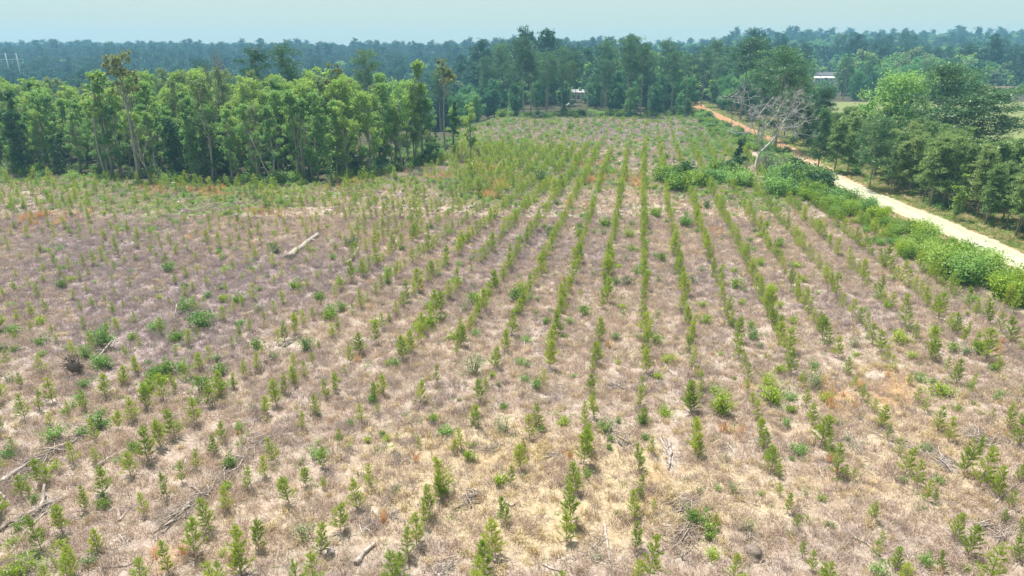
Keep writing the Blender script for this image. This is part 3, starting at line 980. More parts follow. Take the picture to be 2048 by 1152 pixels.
for txt, ox, oy, s in ((SA, 0, 752, 1 / 2.88), (SB, 700, 752, 1 / 2.88), (SCC, 1348, 752, 1 / 2.88), (SD, 0, 400, 1 / 2.88)):
    for t in txt.split():
        a, b, c = map(float, t.split(','))
        px, py, pt = ox + a * s, oy + b * s, oy + c * s
        if py > 1150 and pt > 1110: py = 1175
        hand.append((px, py, max(18, py - pt)))
saps = []
for px, py, hp in hand:
    x, y = G(px, py)
    _, _, zc = proj(x, y, 0)
    ang = math.atan2(CAMH, math.hypot(x, y))
    h = hp * zc / FPX / math.cos(ang) * 1.0
    h = min(max(h * .95, .8), 2.9)
    saps.append((x, y, h, px, py, 1))
# the rest of the rows
HX = np.array([(a, b) for a, b, _ in hand])
HW = np.array([G(a_, b_) for a_, b_, _ in hand])
bb = np.arange(18.0, 262.0, 1.0)
for n in range(-75, 60):
    uu_ = np.full(len(bb), (n - PHQ[0]) / PHQ[1] * 40.0)
    for _ in range(14):
        f = phase_ub(uu_, bb) - n; df = (phase_ub(uu_ + .2, bb) - phase_ub(uu_ - .2, bb)) / .4
        uu_ = np.clip(uu_ - f / np.clip(df, .12, 2), -260, 260)
    if True:
        b = 18.0
        while b < 261:
            b += rng.uniform(1.4, 2.05)
            uu = float(np.interp(b, bb, uu_)) + rng.normal() * (.13 + .14 * float(smooth(b, 90, 200)))
            x = uu * math.cos(AR) + b * math.sin(AR); y = -uu * math.sin(AR) + b * math.cos(AR)
            if y < 22: continue
            px, py, zc = proj(x, y, 0)
            px, py = float(px), float(py)
            if not (-420 < px < 2460 and py < 1320): continue
            if not bool(inpoly([px], [py], FIELD_PX)[0]): continue
            zone = (py > 752 and 0 <= px <= 2048 and py < 1152) or (0 < px < 700 and 420 < py <= 752)
            if zone and (rng.uniform() < (.42 if py > 752 else .30) or np.hypot(HW[:, 0] - x, HW[:, 1] - y).min() < 1.35): continue
            gm, om, sm, sdm, mm_ = masks(np.array([x]), np.array([y]))
            dens = .95 - .15 * float(smooth(y, 130, 220)) - .22 * float(sm[0]) + .1 * wav(x, y, .15, 55)
            if 200 < px < 520 and 392 < py < 430: dens *= .15
            if 860 < px < 1010 and 362 < py < 415: dens *= .15
            if px < 900 and py < 400: dens *= .6
            if 900 < px < 1330 and 300 < py < 400: dens = 1.1 if px < 1180 else .8
            if py < 300: dens *= .62
            if rng.uniform() > dens: continue
            if wav(x, y, .25, 90 + n % 7) > 1.15: continue
            h = float(np.clip(rng.normal(1.85, .42), .8, 2.9))
            if 900 < px < 1330 and 300 < py < 400: h *= 1.2
            if zone: h *= .70
            if py < 300: h *= .72 + .15 * float(wav(x, y, .1, 9))
            saps.append((x, y, h, px, py, 0))
# rank by how large each one shows
saps.sort(key=lambda s: -(s[2] * 3 / (CAMH ** 2 + s[0] ** 2 + s[1] ** 2) ** .5 + (-.5 if (s[3] < -5 or s[3] > 2053 or s[4] > 1170) else 0)))
big, rest = saps[:300], saps[300:]
rows = {}
for (x, y, h, px, py, hnd) in big:
    n = int(round(float(phase(x, y))))
    v = int(rng.integers(0, len(SAPS)))
    o = plant('pine_sapling', SAPS[v], (x, y, tz(x, y) - .03), rng.uniform(0, 6.28), (h / 2 * rng.uniform(.72, 1.12), h / 2 * rng.uniform(.72, 1.12), h / 2), tuple(rng.normal(size=2) * .07))
    full = ('bushy', 'full', 'thin', 'bushy', 'full', 'sparse', 'slim', 'full', 'bushy', 'slim', 'full', 'sparse')[v]
    size = 'tiny' if h < 1.3 else 'short' if h < 1.7 else 'tall' if h > 2.3 else 'medium' if h < 1.9 else 'mid height'
    rows.setdefault(n, []).append((y, o, full, size))
for rank, n in enumerate(sorted(rows)):
    for k, (y, o, full, size) in enumerate(sorted(rows[n], key=lambda t: t[0])):
        tag(o, '%s %s young pine, %s up from near end, pine row %s from west' % (size, full, ordinal(k + 1), ordinal(rank + 1)), 'pine sapling', 'young pines planted in rows over the field')
P = np.array([(x, y, 0) for x, y, *_ in rest]); P[:, 2] = terrain(P[:, 0], P[:, 1]) - .03
hh = np.array([s[2] for s in rest]) / 2


def joined(variant):
    """trunk and leaves of one plant as one two-material mesh, for the masses that nobody could count"""
    Vs = []; Fs = []; Ms = []; n = 0; mats = []
    for k, (_, me) in enumerate(variant):
        v = np.empty(len(me.vertices) * 3, np.float32); me.vertices.foreach_get('co', v)
        lt = np.empty(len(me.polygons), np.int32); me.polygons.foreach_get('loop_total', lt)
        lv = np.empty(len(me.loops), np.int32); me.loops.foreach_get('vertex_index', lv)
        Vs.append(v.reshape(-1, 3)); Fs.append((lt, lv + n)); Ms.append(np.full(len(lt), k, np.int32)); n += len(me.vertices)
        mats.append(me.materials[0])
    me = bpy.data.meshes.new('joined')
    V = np.concatenate(Vs); lt = np.concatenate([f[0] for f in Fs]); lv = np.concatenate([f[1] for f in Fs])
    me.vertices.add(len(V)); me.vertices.foreach_set('co', V.ravel())
    me.loops.add(len(lv)); me.polygons.add(len(lt)); me.loops.foreach_set('vertex_index', lv)
    me.polygons.foreach_set('loop_start', np.concatenate([[0], np.cumsum(lt)[:-1]]).astype(np.int32))
    me.polygons.foreach_set('loop_total', lt)
    for m_ in mats: me.materials.append(m_)
    me.polygons.foreach_set('material_index', np.concatenate(Ms))
    me.update(calc_edges=True)
    return me


tag(scatter('distant_pine_saplings', [joined(v) for v in SAPS_FAR], P, hh, rng.uniform(0, 6.28, len(P))), 'rows of small young pines further up the field', kind='stuff')

# ------------------------------------------------------------------ shrubs standing in the field (photo crops: centre x, base-ish y, width, height)
SH = []
def addsh(ox, oy, s, txt):
    for t in txt.split():
        q = t.split(','); a, b, w, h = map(float, q[:4])
        SH.append((ox + a * s, oy + (b + h * .45) * s, w * s, h * s, q[4]))
K = 1 / 2.88
addsh(0, 752, K, "565,250,130,90,b 325,330,120,80,b 370,195,50,70,h 80,930,90,80,y 90,1110,150,90,y 345,950,90,60,y 600,740,80,40,h 780,400,80,60,h 1310,480,90,90,h 1280,950,60,150,l 1750,880,140,120,g 110,840,80,60,h 680,460,60,60,b")
addsh(0, 400, K, "590,800,130,100,b 505,870,90,80,b 580,910,90,80,b 360,480,60,45,h 70,730,80,60,b 235,800,80,60,h 240,680,70,60,l 600,940,100,60,b 960,960,100,90,h 900,990,90,70,b 1050,940,90,120,b 850,1060,120,70,l 1280,970,90,70,h 1170,1060,110,90,h 1490,840,90,50,h 1370,570,80,70,h 1490,630,70,50,g 1380,690,60,80,b 1150,700,150,80,b 1020,780,90,80,h 775,770,60,60,h 1700,490,80,70,h 1590,290,60,60,d 1770,850,120,60,g 1965,620,60,60,h 1080,620,100,60,b 900,730,90,50,b 970,390,80,50,b 480,1050,70,60,b 240,870,50,60,b 50,1010,80,70,g 1070,490,50,40,h 1910,660,90,70,h 1840,560,60,60,h")
addsh(600, 380, .2691, "130,795,80,70,h 305,860,70,60,g 230,920,90,110,l 545,970,70,70,l 850,1010,100,90,y 950,1000,150,90,y 1130,1090,100,60,y 1300,800,110,110,h 1650,725,110,70,l 1600,790,120,60,h 1210,360,90,60,h 1225,880,100,60,g 965,850,80,50,b 900,600,50,60,h 650,610,90,80,b 1160,650,70,80,h 395,400,90,70,d 290,700,70,60,h 2000,970,70,70,b 1865,290,80,120,d 1820,960,60,80,b 1860,880,60,60,g 1640,360,80,50,h 1975,1060,50,90,b 400,30,0,0,h".replace(" 400,30,0,0,h", ""))
addsh(600, 600, .2691, "240,60,90,110,b 1300,490,200,150,g 1000,880,80,80,h 1055,960,60,90,h 620,980,70,70,h 360,1080,50,60,l 145,1045,60,40,l 1965,860,100,120,y 1690,490,60,35,b 1670,590,80,60,b 660,470,60,70,l 740,345,90,30,g 1520,780,70,90,h 1180,720,40,80,h 1520,960,140,60,g 60,350,100,70,b 1290,920,60,50,g")
addsh(1100, 380, .2691, "1005,245,100,90,b 215,300,80,60,h 590,330,90,50,l 605,420,70,70,h 570,640,90,130,d 725,600,70,80,b 1545,525,90,80,l 1710,395,90,80,h 1385,680,110,80,h 550,810,80,150,y 265,890,100,90,h 490,1055,60,70,b 1140,920,110,130,l 800,900,80,80,g 800,1090,110,90,h 1500,980,80,60,h 1500,1060,100,60,b 1800,940,80,80,l 1715,830,70,80,l 1820,560,90,50,y 1890,650,80,80,y 1340,970,60,70,b 1480,370,60,60,b 1510,430,60,60,b 400,250,90,50,h 390,310,80,50,g 790,180,80,80,h 1165,110,60,60,d 560,490,60,60,g 830,490,80,70,h 810,640,80,60,g 1060,660,80,60,g 2010,230,80,80,l 1600,250,60,40,l 1660,730,90,40,l 1370,600,70,30,y 1420,810,60,60,l 975,880,60,60,g 320,600,70,50,g")
addsh(1100, 600, .2691, "850,800,120,110,y 820,540,90,80,y 1270,740,150,200,L 1615,585,120,80,l 1650,690,190,120,l 1970,560,130,200,g 690,890,90,110,b 410,940,120,90,b 450,1010,60,80,h 510,870,60,80,b 105,870,90,110,y 500,430,50,80,l 710,1020,70,80,h 440,1100,60,40,h 870,430,100,50,l 1380,560,40,40,y 1600,380,30,60,h 1210,660,90,40,h")
addsh(1600, 640, .2691, "110,290,80,110,b 120,410,150,120,g 740,150,160,60,y 830,240,80,80,l 530,170,40,30,y 1010,70,100,120,l 1130,190,90,90,h 1320,220,120,90,h 1050,520,170,50,y 1160,620,80,90,l 400,160,100,60,g 420,230,60,50,y 180,560,100,60,l 290,710,80,120,g 1460,560,60,60,b 1440,360,80,70,b 930,380,40,30,y 350,850,70,80,g 1285,600,40,60,b 980,430,40,60,b 450,960,0,0,g".replace(" 450,960,0,0,g", ""))
addsh(900, 220, .293, "620,470,100,60,d 1430,0,0,0,h".replace(" 1430,0,0,0,h", "") + " 1055,770,80,60,h 1240,780,70,50,g 1600,770,90,60,b 1750,640,50,50,d 1110,410,70,50,y 1480,320,50,40,h 890,790,60,40,h 700,95,60,30,l 820,130,60,30,h 270,100,60,30,h 680,790,50,60,h 1400,690,90,80,h")
addsh(1348, 752, K, "265,120,0,0,l".replace("265,120,0,0,l", "") + " 845,670,60,80,l 760,660,60,60,g 710,425,100,40,b 675,465,40,30,b 1130,1100,0,0,g".replace(" 1130,1100,0,0,g", "") + " 130,810,140,70,h 200,900,80,80,h 430,860,90,60,g 230,1040,90,40,l 340,640,80,70,g 1530,580,70,60,b 1680,1120,60,30,y 1450,1060,100,80,b 150,650,60,50,g")
shv = {}
for key, m_, desc in (('y', 'lime', 'yellow green'), ('l', 'lime', 'lime green'), ('h', 'hedge', 'mid green'), ('b', 'blueleaf', 'blue green'), ('d', 'leafd', 'dark green'), ('g', 'greyleaf', 'dull grey green')):
    if key == 'y':
        shv[key] = ([make_shrub(300 + k, 1.2, .5, 420, .09, m_, 8) for k in range(2)], desc + ' low sprawling')
    elif key == 'g':
        shv[key] = ([make_shrub(320 + k, 1.0, .8, 420, .06, m_, 11) for k in range(2)], desc + ' airy')
    else:
        shv[key] = ([make_shrub(340 + 7 * ord(key) + k, 1.0, .8, 520, .085, m_, 8) for k in range(2)], desc + ' rounded')
shv['L'] = ([make_shrub(399, 1.0, 1.25, 1500, .075, 'lime', 18)], 'bright lime dense upright')
items = []
for (px, py, w, h, key) in SH:
    if w < 2: continue
    x, y = G(px, py)
    _, _, zc = proj(x, y, 0)
    ww = w * zc / FPX
    items.append((x, y, ww, px, py, key))
items.sort(key=lambda t: t[4])
lane = {}
for (x, y, ww, px, py, key) in items:
    vs_, desc = shv[key]
    o = plant('field_shrub', vs_[int(rng.integers(0, len(vs_)))], (x, y, tz(x, y) - .04), rng.uniform(0, 6.28), float(np.clip(ww * 1.2, .4, 4)))
    band = min(11, int((py - 230) / 80))
    lane.setdefault((key, band), []).append((px, o, desc, ww))
BANDN = ['along the far end of the field', 'in the far third of the field', 'just nearer than the far brush belt', 'in the upper middle of the field', 'across the middle of the field',
         'below the middle of the field', 'level with the upturned root plate', 'level with the pale sand track', 'in the near third of the field', 'in the near quarter of the field', 'close to the near edge', 'on the near edge of the field']
for (key, band), L_ in lane.items():
    L_.sort(key=lambda t: t[0])
    for k, (px, o, desc, ww) in enumerate(L_):
        tag(o, '%s shrub, %s from the west %s' % (desc, ordinal(k + 1), BANDN[band]), 'shrub', 'leafy shrubs scattered between the pine rows')

# ------------------------------------------------------------------ dead wood: logs, root plate, brush piles
def place_curve(pts, r, name, mats='deadwood', sides=7, knots=0, seed=0, taper=.55):
    """pts given in metres relative to the first; returns the mesh"""
    g = np.random.default_rng(seed)
    T = Tubes(sides)
    P = np.asarray(pts, float)
    t = np.linspace(0, 1, 9)
    Q = np.stack([np.interp(t, np.linspace(0, 1, len(P)), P[:, k]) for k in range(3)], 1)
    Q[1:-1] += g.normal(size=(7, 3)) * r * .12
    T.add(Q, r * (1 - (1 - taper) * t) * (1 + g.normal(size=9) * .04))
    for _ in range(knots):
        k = int(g.integers(1, 8)); d = unit(1, g)[0]; d[2] = abs(d[2])
        T.add([Q[k], Q[k] + d * r * 3.2], [r * .35, r * .15])
    return T.mesh(name, M[mats])


def log_px(name, pxs, r, label, cat='log', lift=.0, mats='deadwood', group='fallen logs lying in the dry grass', seed=1, end_up=0.0, knots=2):
    W = [np.array([*G(a, b), 0.0]) for a, b in pxs]
    for w in W: w[2] = tz(w[0], w[1]) + r * .7 + lift
    W[-1][2] += end_up
    root = empty(name, W[0])
    rel = [w - W[0] for w in W]
    link('trunk', place_curve(rel, r, name + '_trunk', mats, 9, knots, seed), root)
    g = np.random.default_rng(seed)
    L = np.linalg.norm(rel[-1])
    if L > 3:
        for _ in range(3):
            t = g.uniform(.3, .95); p = rel[-1] * t; d = unit(1, g)[0]; d[2] = abs(d[2]) * .5
            T = Tubes(5); T.add(curve_pts(p, p + d * g.uniform(.4, 1.2), g, 4, .2), np.linspace(r * .35, r * .1, 4))
            link('branch', T.mesh('log_branch', M[mats]), root)
    tag(root, label, cat, group)
    return root


log_px('fallen_log', [(577, 524), (600, 503), (636, 474)], .42, 'thick pale grey log with a broken dark end lying uphill in the field', seed=3, knots=0)
log_px('fallen_log', [(695, 535), (706, 523), (717, 510)], .20, 'short pale split log just below the thick grey log', seed=4, knots=0, end_up=.5)
log_px('fallen_log', [(165, 733), (195, 715), (228, 693)], .13, 'slender trunk running from the upturned root plate into green shrubs', seed=5, end_up=.6)
log_px('fallen_log', [(318, 650), (348, 641), (358, 632)], .09, 'pale bent limb rising from the grass above the shrubs', seed=6, end_up=1.1)
log_px('fallen_log', [(0, 966), (30, 945), (62, 925)], .17, 'long bleached log at the west edge of the frame', seed=7, knots=0)
log_px('fallen_log', [(78, 1020), (85, 1000), (93, 984)], .11, 'bleached limb leaning over the crossed sticks', seed=8, end_up=.5)
log_px('fallen_log', [(20, 1110), (50, 1060), (110, 1003)], .08, 'thin forked stick below the bleached leaning limb', seed=9)
log_px('fallen_log', [(325, 1062), (370, 1022), (435, 967)], .07, 'long thin pole leading up to the twig windrow', seed=10)
log_px('fallen_log', [(203, 1135), (255, 1127), (285, 1106)], .05, 'thin curved stick near the lower edge by orange grass', seed=11)
log_px('fallen_log', [(237, 1040), (252, 1020), (274, 1003)], .08, 'short dry pole between two young pines', seed=12)
log_px('fallen_log', [(190, 930), (210, 917), (232, 904)], .12, 'pale cracked pole under the middle pines', seed=13)
log_px('fallen_log', [(1208, 1048), (1216, 1090), (1222, 1140)], .09, 'long pale sun bleached pole pointing at us near the lower edge', seed=14)
log_px('fallen_log', [(1320, 880), (1332, 900), (1340, 915)], .09, 'short pale limb beside the twin pines', seed=15)
log_px('fallen_log', [(1327, 725), (1338, 738), (1350, 750)], .10, 'pale limb by the low yellow green shrub', seed=16)
log_px('fallen_log', [(1336, 880), (1342, 905), (1336, 940)], .12, 'cracked bleached log standing out in bare soil', seed=17)
log_px('fallen_log', [(1455, 885), (1466, 900), (1482, 925)], .07, 'grey sticks lying beside the orange grass', seed=18)
log_px('fallen_log', [(968, 1115), (985, 1124), (1000, 1135)], .05, 'short yellowish stick below the straw grass', seed=19)
log_px('fallen_log', [(1085, 1128), (1105, 1140), (1125, 1146)], .06, 'pale stick lying flat on the lower edge', seed=20)
log_px('fallen_log', [(1010, 1010), (1022, 1018), (1030, 1014)], .07, 'thin stick in the curling straw grass', seed=31)
log_px('fallen_log', [(870, 480), (888, 470), (905, 455)], .09, 'grey limb resting among the middle rows', seed=21, end_up=.4)
log_px('fallen_log', [(350, 437), (365, 427), (378, 422)], .16, 'small white log on the green boggy patch', seed=22, knots=0)
log_px('fallen_log', [(942, 417), (948, 412), (952, 408)], .24, 'stubby white log end below the mossy opening', seed=23, knots=0)
log_px('fallen_log', [(1000, 332), (1012, 326), (1025, 318)], .18, 'white fallen trunk at the tip of the wood', seed=24)
log_px('fallen_log', [(975, 335), (990, 326), (1005, 325)], .15, 'second white trunk at the tip of the wood', seed=25)
log_px('fallen_log', [(925, 370), (940, 362), (955, 356)], .13, 'grey log above the mossy opening', seed=26)
log_px('fallen_log', [(1070, 338), (1080, 335), (1090, 332)], .12, 'pale log between dense young pines', seed=27)
log_px('fallen_log', [(0, 1062), (15, 1048), (35, 1040)], .13, 'dark rotting log at the west edge under a shrub', seed=28, mats='darkwood')
log_px('fallen_log', [(1990, 1010), (2010, 985), (2046, 960)], .06, 'thin grey pole close to the east edge', seed=29)
log_px('fallen_log', [(1700, 1075), (1730, 1090), (1760, 1118)], .07, 'pale pole on bare soil in the lower east corner', seed=30)


def stump_px(px, py, r, h, label, seed, mats='deadwood'):
    x, y = G(px, py)
    g = np.random.default_rng(seed)
    root = empty('tree_stump', (x, y, tz(x, y) - .05), g.uniform(0, 6))
    T = Tubes(11)
    z = np.array([0, .12, .4, .75, 1.0]) * h
    T.add(np.stack([z * .08, z * .05, z], 1), r * np.array([1.5, 1.15, 1.0, .95, .9]))
    link('stump_body', T.mesh('stump_body', M[mats]), root)
    for k in range(5):
        a = k * 1.26 + g.normal() * .2
        T = Tubes(5)
        T.add([(math.cos(a) * r * .7, math.sin(a) * r * .7, .12 * h), (math.cos(a) * r * 1.2, math.sin(a) * r * 1.2, .03), (math.cos(a) * r * 1.6, math.sin(a) * r * 1.6, -.04)], [r * .3, r * .2, r * .08])
        link('root', T.mesh('stump_root', M[mats]), root)
    tag(root, label, 'stump', 'stumps left after the clearcut')


stump_px(476, 443, .25, 1.1, 'broken white stump standing beside the green boggy patch', 1)
log_px('fallen_log', [(712, 1128), (726, 1108), (750, 1086)], .15, 'thick pale split chunk of trunk near the lower edge', seed=42, knots=0)
stump_px(1505, 1108, .42, .35, 'squat grey stump near the lower edge', 3, 'darkwood')
stump_px(348, 375, .4, .8, 'bleached root stump at the foot of the wood', 4)
stump_px(662, 1112, .2, .3, 'small grey stump by a young pine', 5)
stump_px(1405, 640, .25, .3, 'low pale stump beside a lime shrub', 6)


def brush_px(pxs, label, nst=40, L=(.5, 2.0), w=.8, r=.022, hump=.35, seed=0, cat='brush pile', parts=12, mats='deadwood', name='brush_pile', group='heaps of dead branches left in the field', extra=None):
    """a heap or windrow of dead branches: the thickest ones are parts, the twigs a matted mass"""
    g = np.random.default_rng(seed)
    W = np.array([[*G(a, b)] for a, b in pxs])
    c = W.mean(0)
    root = empty(name, (c[0], c[1], tz(c[0], c[1])))
    main = W[-1] - W[0]; ml = np.linalg.norm(main) + 1e-6; md = main / ml

    def stick(k, rr, LL):
        t = g.uniform(0, 1) * (len(W) - 1); i0 = min(int(t), len(W) - 2) if len(W) > 1 else 0
        p = (W[i0] + (W[min(i0 + 1, len(W) - 1)] - W[i0]) * (t - i0)) - c if len(W) > 1 else np.zeros(2)
        p = p + g.normal(size=2) * w * .4
        a = g.uniform(0, 6.28) if (g.uniform() < .35 or ml < 1.5) else math.atan2(md[1], md[0]) + g.normal() * .35
        ee = abs(g.normal()) * .18
        h = hump * math.exp(-(g.normal() * .7) ** 2) * g.uniform(0, 1)
        d = np.array([math.cos(a) * math.cos(ee), math.sin(a) * math.cos(ee), math.sin(ee)])
        a0 = np.array([p[0], p[1], h + .03]) - d * LL * .5
        a1 = a0 + d * LL
        a0[2] = max(a0[2], .02); a1[2] = max(a1[2], .02)
        return curve_pts(a0, a1, g, 4, .12), np.linspace(rr, rr * .45, 4)
    for k in range(parts):
        T = Tubes(5)
        T.add(*stick(k, r * g.uniform(1.3, 2.4), g.uniform(*L) * 1.25))
        link('branch', T.mesh('pile_branch', M[mats if g.uniform() < .8 else 'twig']), root)
    T = Tubes(3)
    for k in range(nst):
        T.add(*stick(k, r * g.uniform(.4, .9), g.uniform(*L) * .7), cap=False)
    o = link('twigs', T.mesh('pile_twigs', M['deadwood'] if mats == 'deadwood' and seed % 3 else M['twig']), root)
    o['kind'] = 'stuff'
    tag(root, label, cat, group)
    return root


# upturned root plate
x, y = G(155, 745)
rp = empty('root_plate', (x, y, tz(x, y)))
g = np.random.default_rng(5)
T = Tubes(9); T.add([(0, .35, .55), (0, 0, .75), (0, -.3, .8)], [.3, .55, .5]); link('root_ball', T.mesh('root_ball', M['darkwood']), rp)
for k in range(46):
    a = g.uniform(0, 6.28); L = g.uniform(.6, 1.35)
    p0 = np.array([math.cos(a) * .25, -.1, .75 + math.sin(a) * .25])
    p1 = np.array([math.cos(a) * L, -.2 - g.uniform(0, .5), max(.03, .8 + math.sin(a) * L)])
    T = Tubes(5); T.add(curve_pts(p0, p1, g, 5, .35), np.linspace(.05, .012, 5) * g.uniform(.6, 1.4)); link('root', T.mesh('plate_root', M['darkwood' if k % 3 else 'twig']), rp)
tag(rp, 'dark upturned root plate of a fallen tree in the dry grass', 'root plate')

brush_px([(1350, 1090), (1395, 1050)], 'large heap of grey roots and branches crowned with green leaves', 260, (.3, 1.1), 1.3, .018, .8, 1, parts=50, mats='twig')
brush_px([(1340, 1020), (1390, 1005)], 'loose fan of twigs above the large grey heap', 60, (.6, 1.8), .9, .018, .3, 2, parts=18)
brush_px([(1215, 848), (1235, 875), (1265, 900)], 'heap of bleached sticks below the blue green shrub', 80, (.5, 1.6), .8, .022, .35, 3, parts=30)
brush_px([(545, 875), (480, 920), (430, 965), (370, 1015), (330, 1040)], 'long windrow of bleached sticks running between pines', 180, (.6, 1.8), .7, .022, .3, 4, parts=60)
brush_px([(165, 865), (130, 885), (60, 930), (0, 985)], 'long windrow of grey poles at the west edge', 140, (.7, 2.2), .8, .026, .25, 5, parts=44)
brush_px([(1750, 850), (1790, 880), (1830, 905)], 'band of loose sticks beside a pine clump', 60, (.5, 1.5), .8, .018, .2, 6, parts=16)
brush_px([(1940, 860), (1975, 885)], 'grey windrow of slash east of the tall pine clump', 70, (.6, 1.8), .9, .022, .3, 7, parts=22)
brush_px([(1868, 900), (1900, 935)], 'pinkish windrow of slash running down the slope', 80, (.6, 1.8), .8, .02, .22, 8, parts=24)
brush_px([(930, 1010), (945, 985)], 'small pale heap of roots in the straw grass', 60, (.3, .9), .6, .022, .35, 9, parts=18)
brush_px([(880, 1150), (900, 1125)], 'white tangled heap on the lower edge', 50, (.3, .9), .6, .022, .25, 10, parts=16)
brush_px([(790, 1040), (780, 1020)], 'little twig heap by the pine row', 40, (.3, .8), .4, .016, .2, 11, parts=9)
brush_px([(970, 900), (1000, 895)], 'crossed white sticks west of the straw grass', 26, (.4, 1.2), .4, .02, .2, 12, parts=9)
brush_px([(1095, 908), (1125, 918)], 'pale twigs around a dark low shrub', 40, (.4, 1.0), .5, .016, .15, 13, parts=10)
brush_px([(1215, 780), (1235, 770)], 'bleached jumble of sticks between two pine rows', 46, (.4, 1.1), .5, .02, .3, 14, parts=14)
brush_px([(1410, 720), (1420, 745)], 'grey twiggy heap under bare stalks', 60, (.4, 1.2), .6, .012, .6, 15, parts=10, mats='twig')
brush_px([(1690, 870), (1720, 900)], 'twigs and bark strewn beside green sprouts', 50, (.3, 1.0), .6, .016, .2, 16, parts=14)
brush_px([(1470, 975), (1500, 1000)], 'thin scatter of sticks above a squat stump', 40, (.3, 1.0), .6, .014, .15, 17, parts=10)
brush_px([(1490, 1060), (1500, 1080)], 'bark and sticks lying just behind the squat stump', 40, (.3, .9), .5, .018, .2, 18, parts=10)
brush_px([(1180, 1120), (1195, 1080)], 'pale flattened slash beside the bleached pole', 50, (.4, 1.2), .6, .014, .1, 19, parts=10)
brush_px([(20, 1045), (70, 1030), (100, 1005)], 'crossed sticks and limbs under a green shrub at the west edge', 60, (.5, 1.6), .5, .024, .25, 20, parts=20)
brush_px([(530, 820), (500, 850)], 'thin sticks under the twin pines', 30, (.4, 1.2), .5, .014, .12, 21, parts=8)
brush_px([(130, 760), (165, 755)], 'dead roots spread at the foot of the root plate', 50, (.3, .9), .6, .016, .25, 22, parts=10)
brush_px([(590, 680), (545, 715), (505, 750)], 'curved line of pale limbs through the middle rows', 50, (.7, 1.8), .5, .022, .15, 23, parts=18)
brush_px([(215, 585), (222, 570)], 'grey fan of twigs in mauve grass', 30, (.5, 1.6), .5, .014, .5, 24, parts=8)
brush_px([(1000, 395), (1030, 380)], 'grey slash pile on the mossy opening', 50, (.8, 2.6), 1.6, .035, .4, 25, parts=14)
brush_px([(920, 385), (965, 372)], 'second grey slash pile on the mossy opening', 50, (.8, 2.6), 1.8, .03, .3, 26, parts=12)
brush_px([(780, 358), (840, 350), (900, 338)], 'mauve tangle of dead limbs along the tip of the wood', 200, (1, 3.2), 3.0, .04, .7, 27, parts=30, mats='twig')
brush_px([(640, 366), (700, 368), (760, 362)], 'dead limbs heaped along the foot of the wood', 120, (1, 3.0), 2.2, .035, .5, 28, parts=20, mats='twig')
brush_px([(380, 425), (450, 415), (520, 405)], 'grey slash scattered over the green boggy patch', 90, (.8, 2.6), 2.5, .03, .25, 29, parts=18, mats='twig')
brush_px([(180, 470), (215, 465)], 'pale slash on the mauve slope', 40, (.6, 1.8), 1.2, .022, .2, 30, parts=9)
brush_px([(200, 352), (260, 350), (320, 352)], 'brown limbs lying under the first trees of the wood', 100, (1, 3), 2.0, .035, .6, 31, parts=16, mats='twig')
brush_px([(640, 1100), (670, 1085)], 'white bark scraps on bare soil', 40, (.2, .6), .6, .03, .08, 32, parts=14)
brush_px([(1985, 1075), (2015, 1050)], 'stick heap in the lower east corner', 60, (.5, 1.5), .8, .02, .25, 33, parts=14)
brush_px([(1050, 500), (1060, 520)], 'grey twiggy patch in the upper middle', 40, (.5, 1.4), .9, .014, .5, 34, parts=6, mats='twig')
brush_px([(1110, 780), (1125, 790)], 'low twiggy grey bush of bare stalks', 90, (.4, 1.0), .6, .01, .7, 35, parts=6, mats='twig')

# ------------------------------------------------------------------ woods
TREES = []      # (root, px, look, place) - labels are written when all of a place are known


def put(name, variant, x, y, s, look, place, rz=None, tilt=(0, 0), sink=.15):
    rz = rng.uniform(0, 6.28) if rz is None else rz
    o = plant(name, variant, (x, y, tz(x, y) - sink), rz, s, tilt)
    px = float(proj(x, y, 0)[0])
    TREES.append((o, px, look, place))
    return o


def vset(fn, n, seed, **k):
    return [fn(seed + q, **k) for q in range(n)]


V_STAND = vset(make_broadleaf, 4, 500, h=16, w=4.2, base=.12, nleaf=8500, lsize=.225, leafm='leaf', barkm='greybark', nclump=30)
V_STANDY = vset(make_broadleaf, 3, 510, h=16, w=5.0, base=.20, nleaf=9000, lsize=.235, leafm='leafy', barkm='greybark', nclump=30)
V_STANDO = vset(make_broadleaf, 2, 520, h=16, w=4.6, base=.22, nleaf=4600, lsize=.22, leafm='greyleaf', barkm='greybark', nclump=30)
V_DARK = vset(make_broadleaf, 2, 530, h=12, w=4.6, base=.05, nleaf=4200, lsize=.34, leafm='leafd', barkm='bark', form='round', nclump=34)
V_ROUND = vset(make_broadleaf, 4, 540, h=17, w=10, base=.10, nleaf=6500, lsize=.50, leafm='woodleaf', barkm='bark', form='round', nclump=42)
V_ROUNDD = vset(make_broadleaf, 3, 550, h=17, w=9.5, base=.12, nleaf=6500, lsize=.50, leafm='woodleafd', barkm='bark', form='round', nclump=42)
V_PINE = vset(make_pine, 4, 560, h=25, w=8.5, base=.52)
V_PINED = vset(make_pine, 2, 570, h=22, w=9, base=.22, nneed=13000, clumps=64)
V_PINEH = vset(make_pine, 3, 565, h=25, w=8.5, base=.60, nneed=7500, clumps=34)
V_YP = [make_pine(580 + k, 8.5, 3.3, .24, 5600, .30, 'ypine', 36, 'pinebark', 'cone') for k in range(4)]
V_YPR = [make_pine(590, 8.5, 3.0, .35, 4000, .34, 'ypine', 22, 'pinebark', 'mid')]

LOOKS = {}
edge_px = [(-260, 350), (-120, 346), (0, 345), (100, 346), (200, 352), (300, 360), (420, 364), (540, 365), (665, 362), (740, 350), (800, 336), (850, 326), (892, 316)]
EP = np.array([G(a, b) for a, b in edge_px])
seg = np.hypot(*np.diff(EP, axis=0).T); cum = np.concatenate([[0], np.cumsum(seg)])


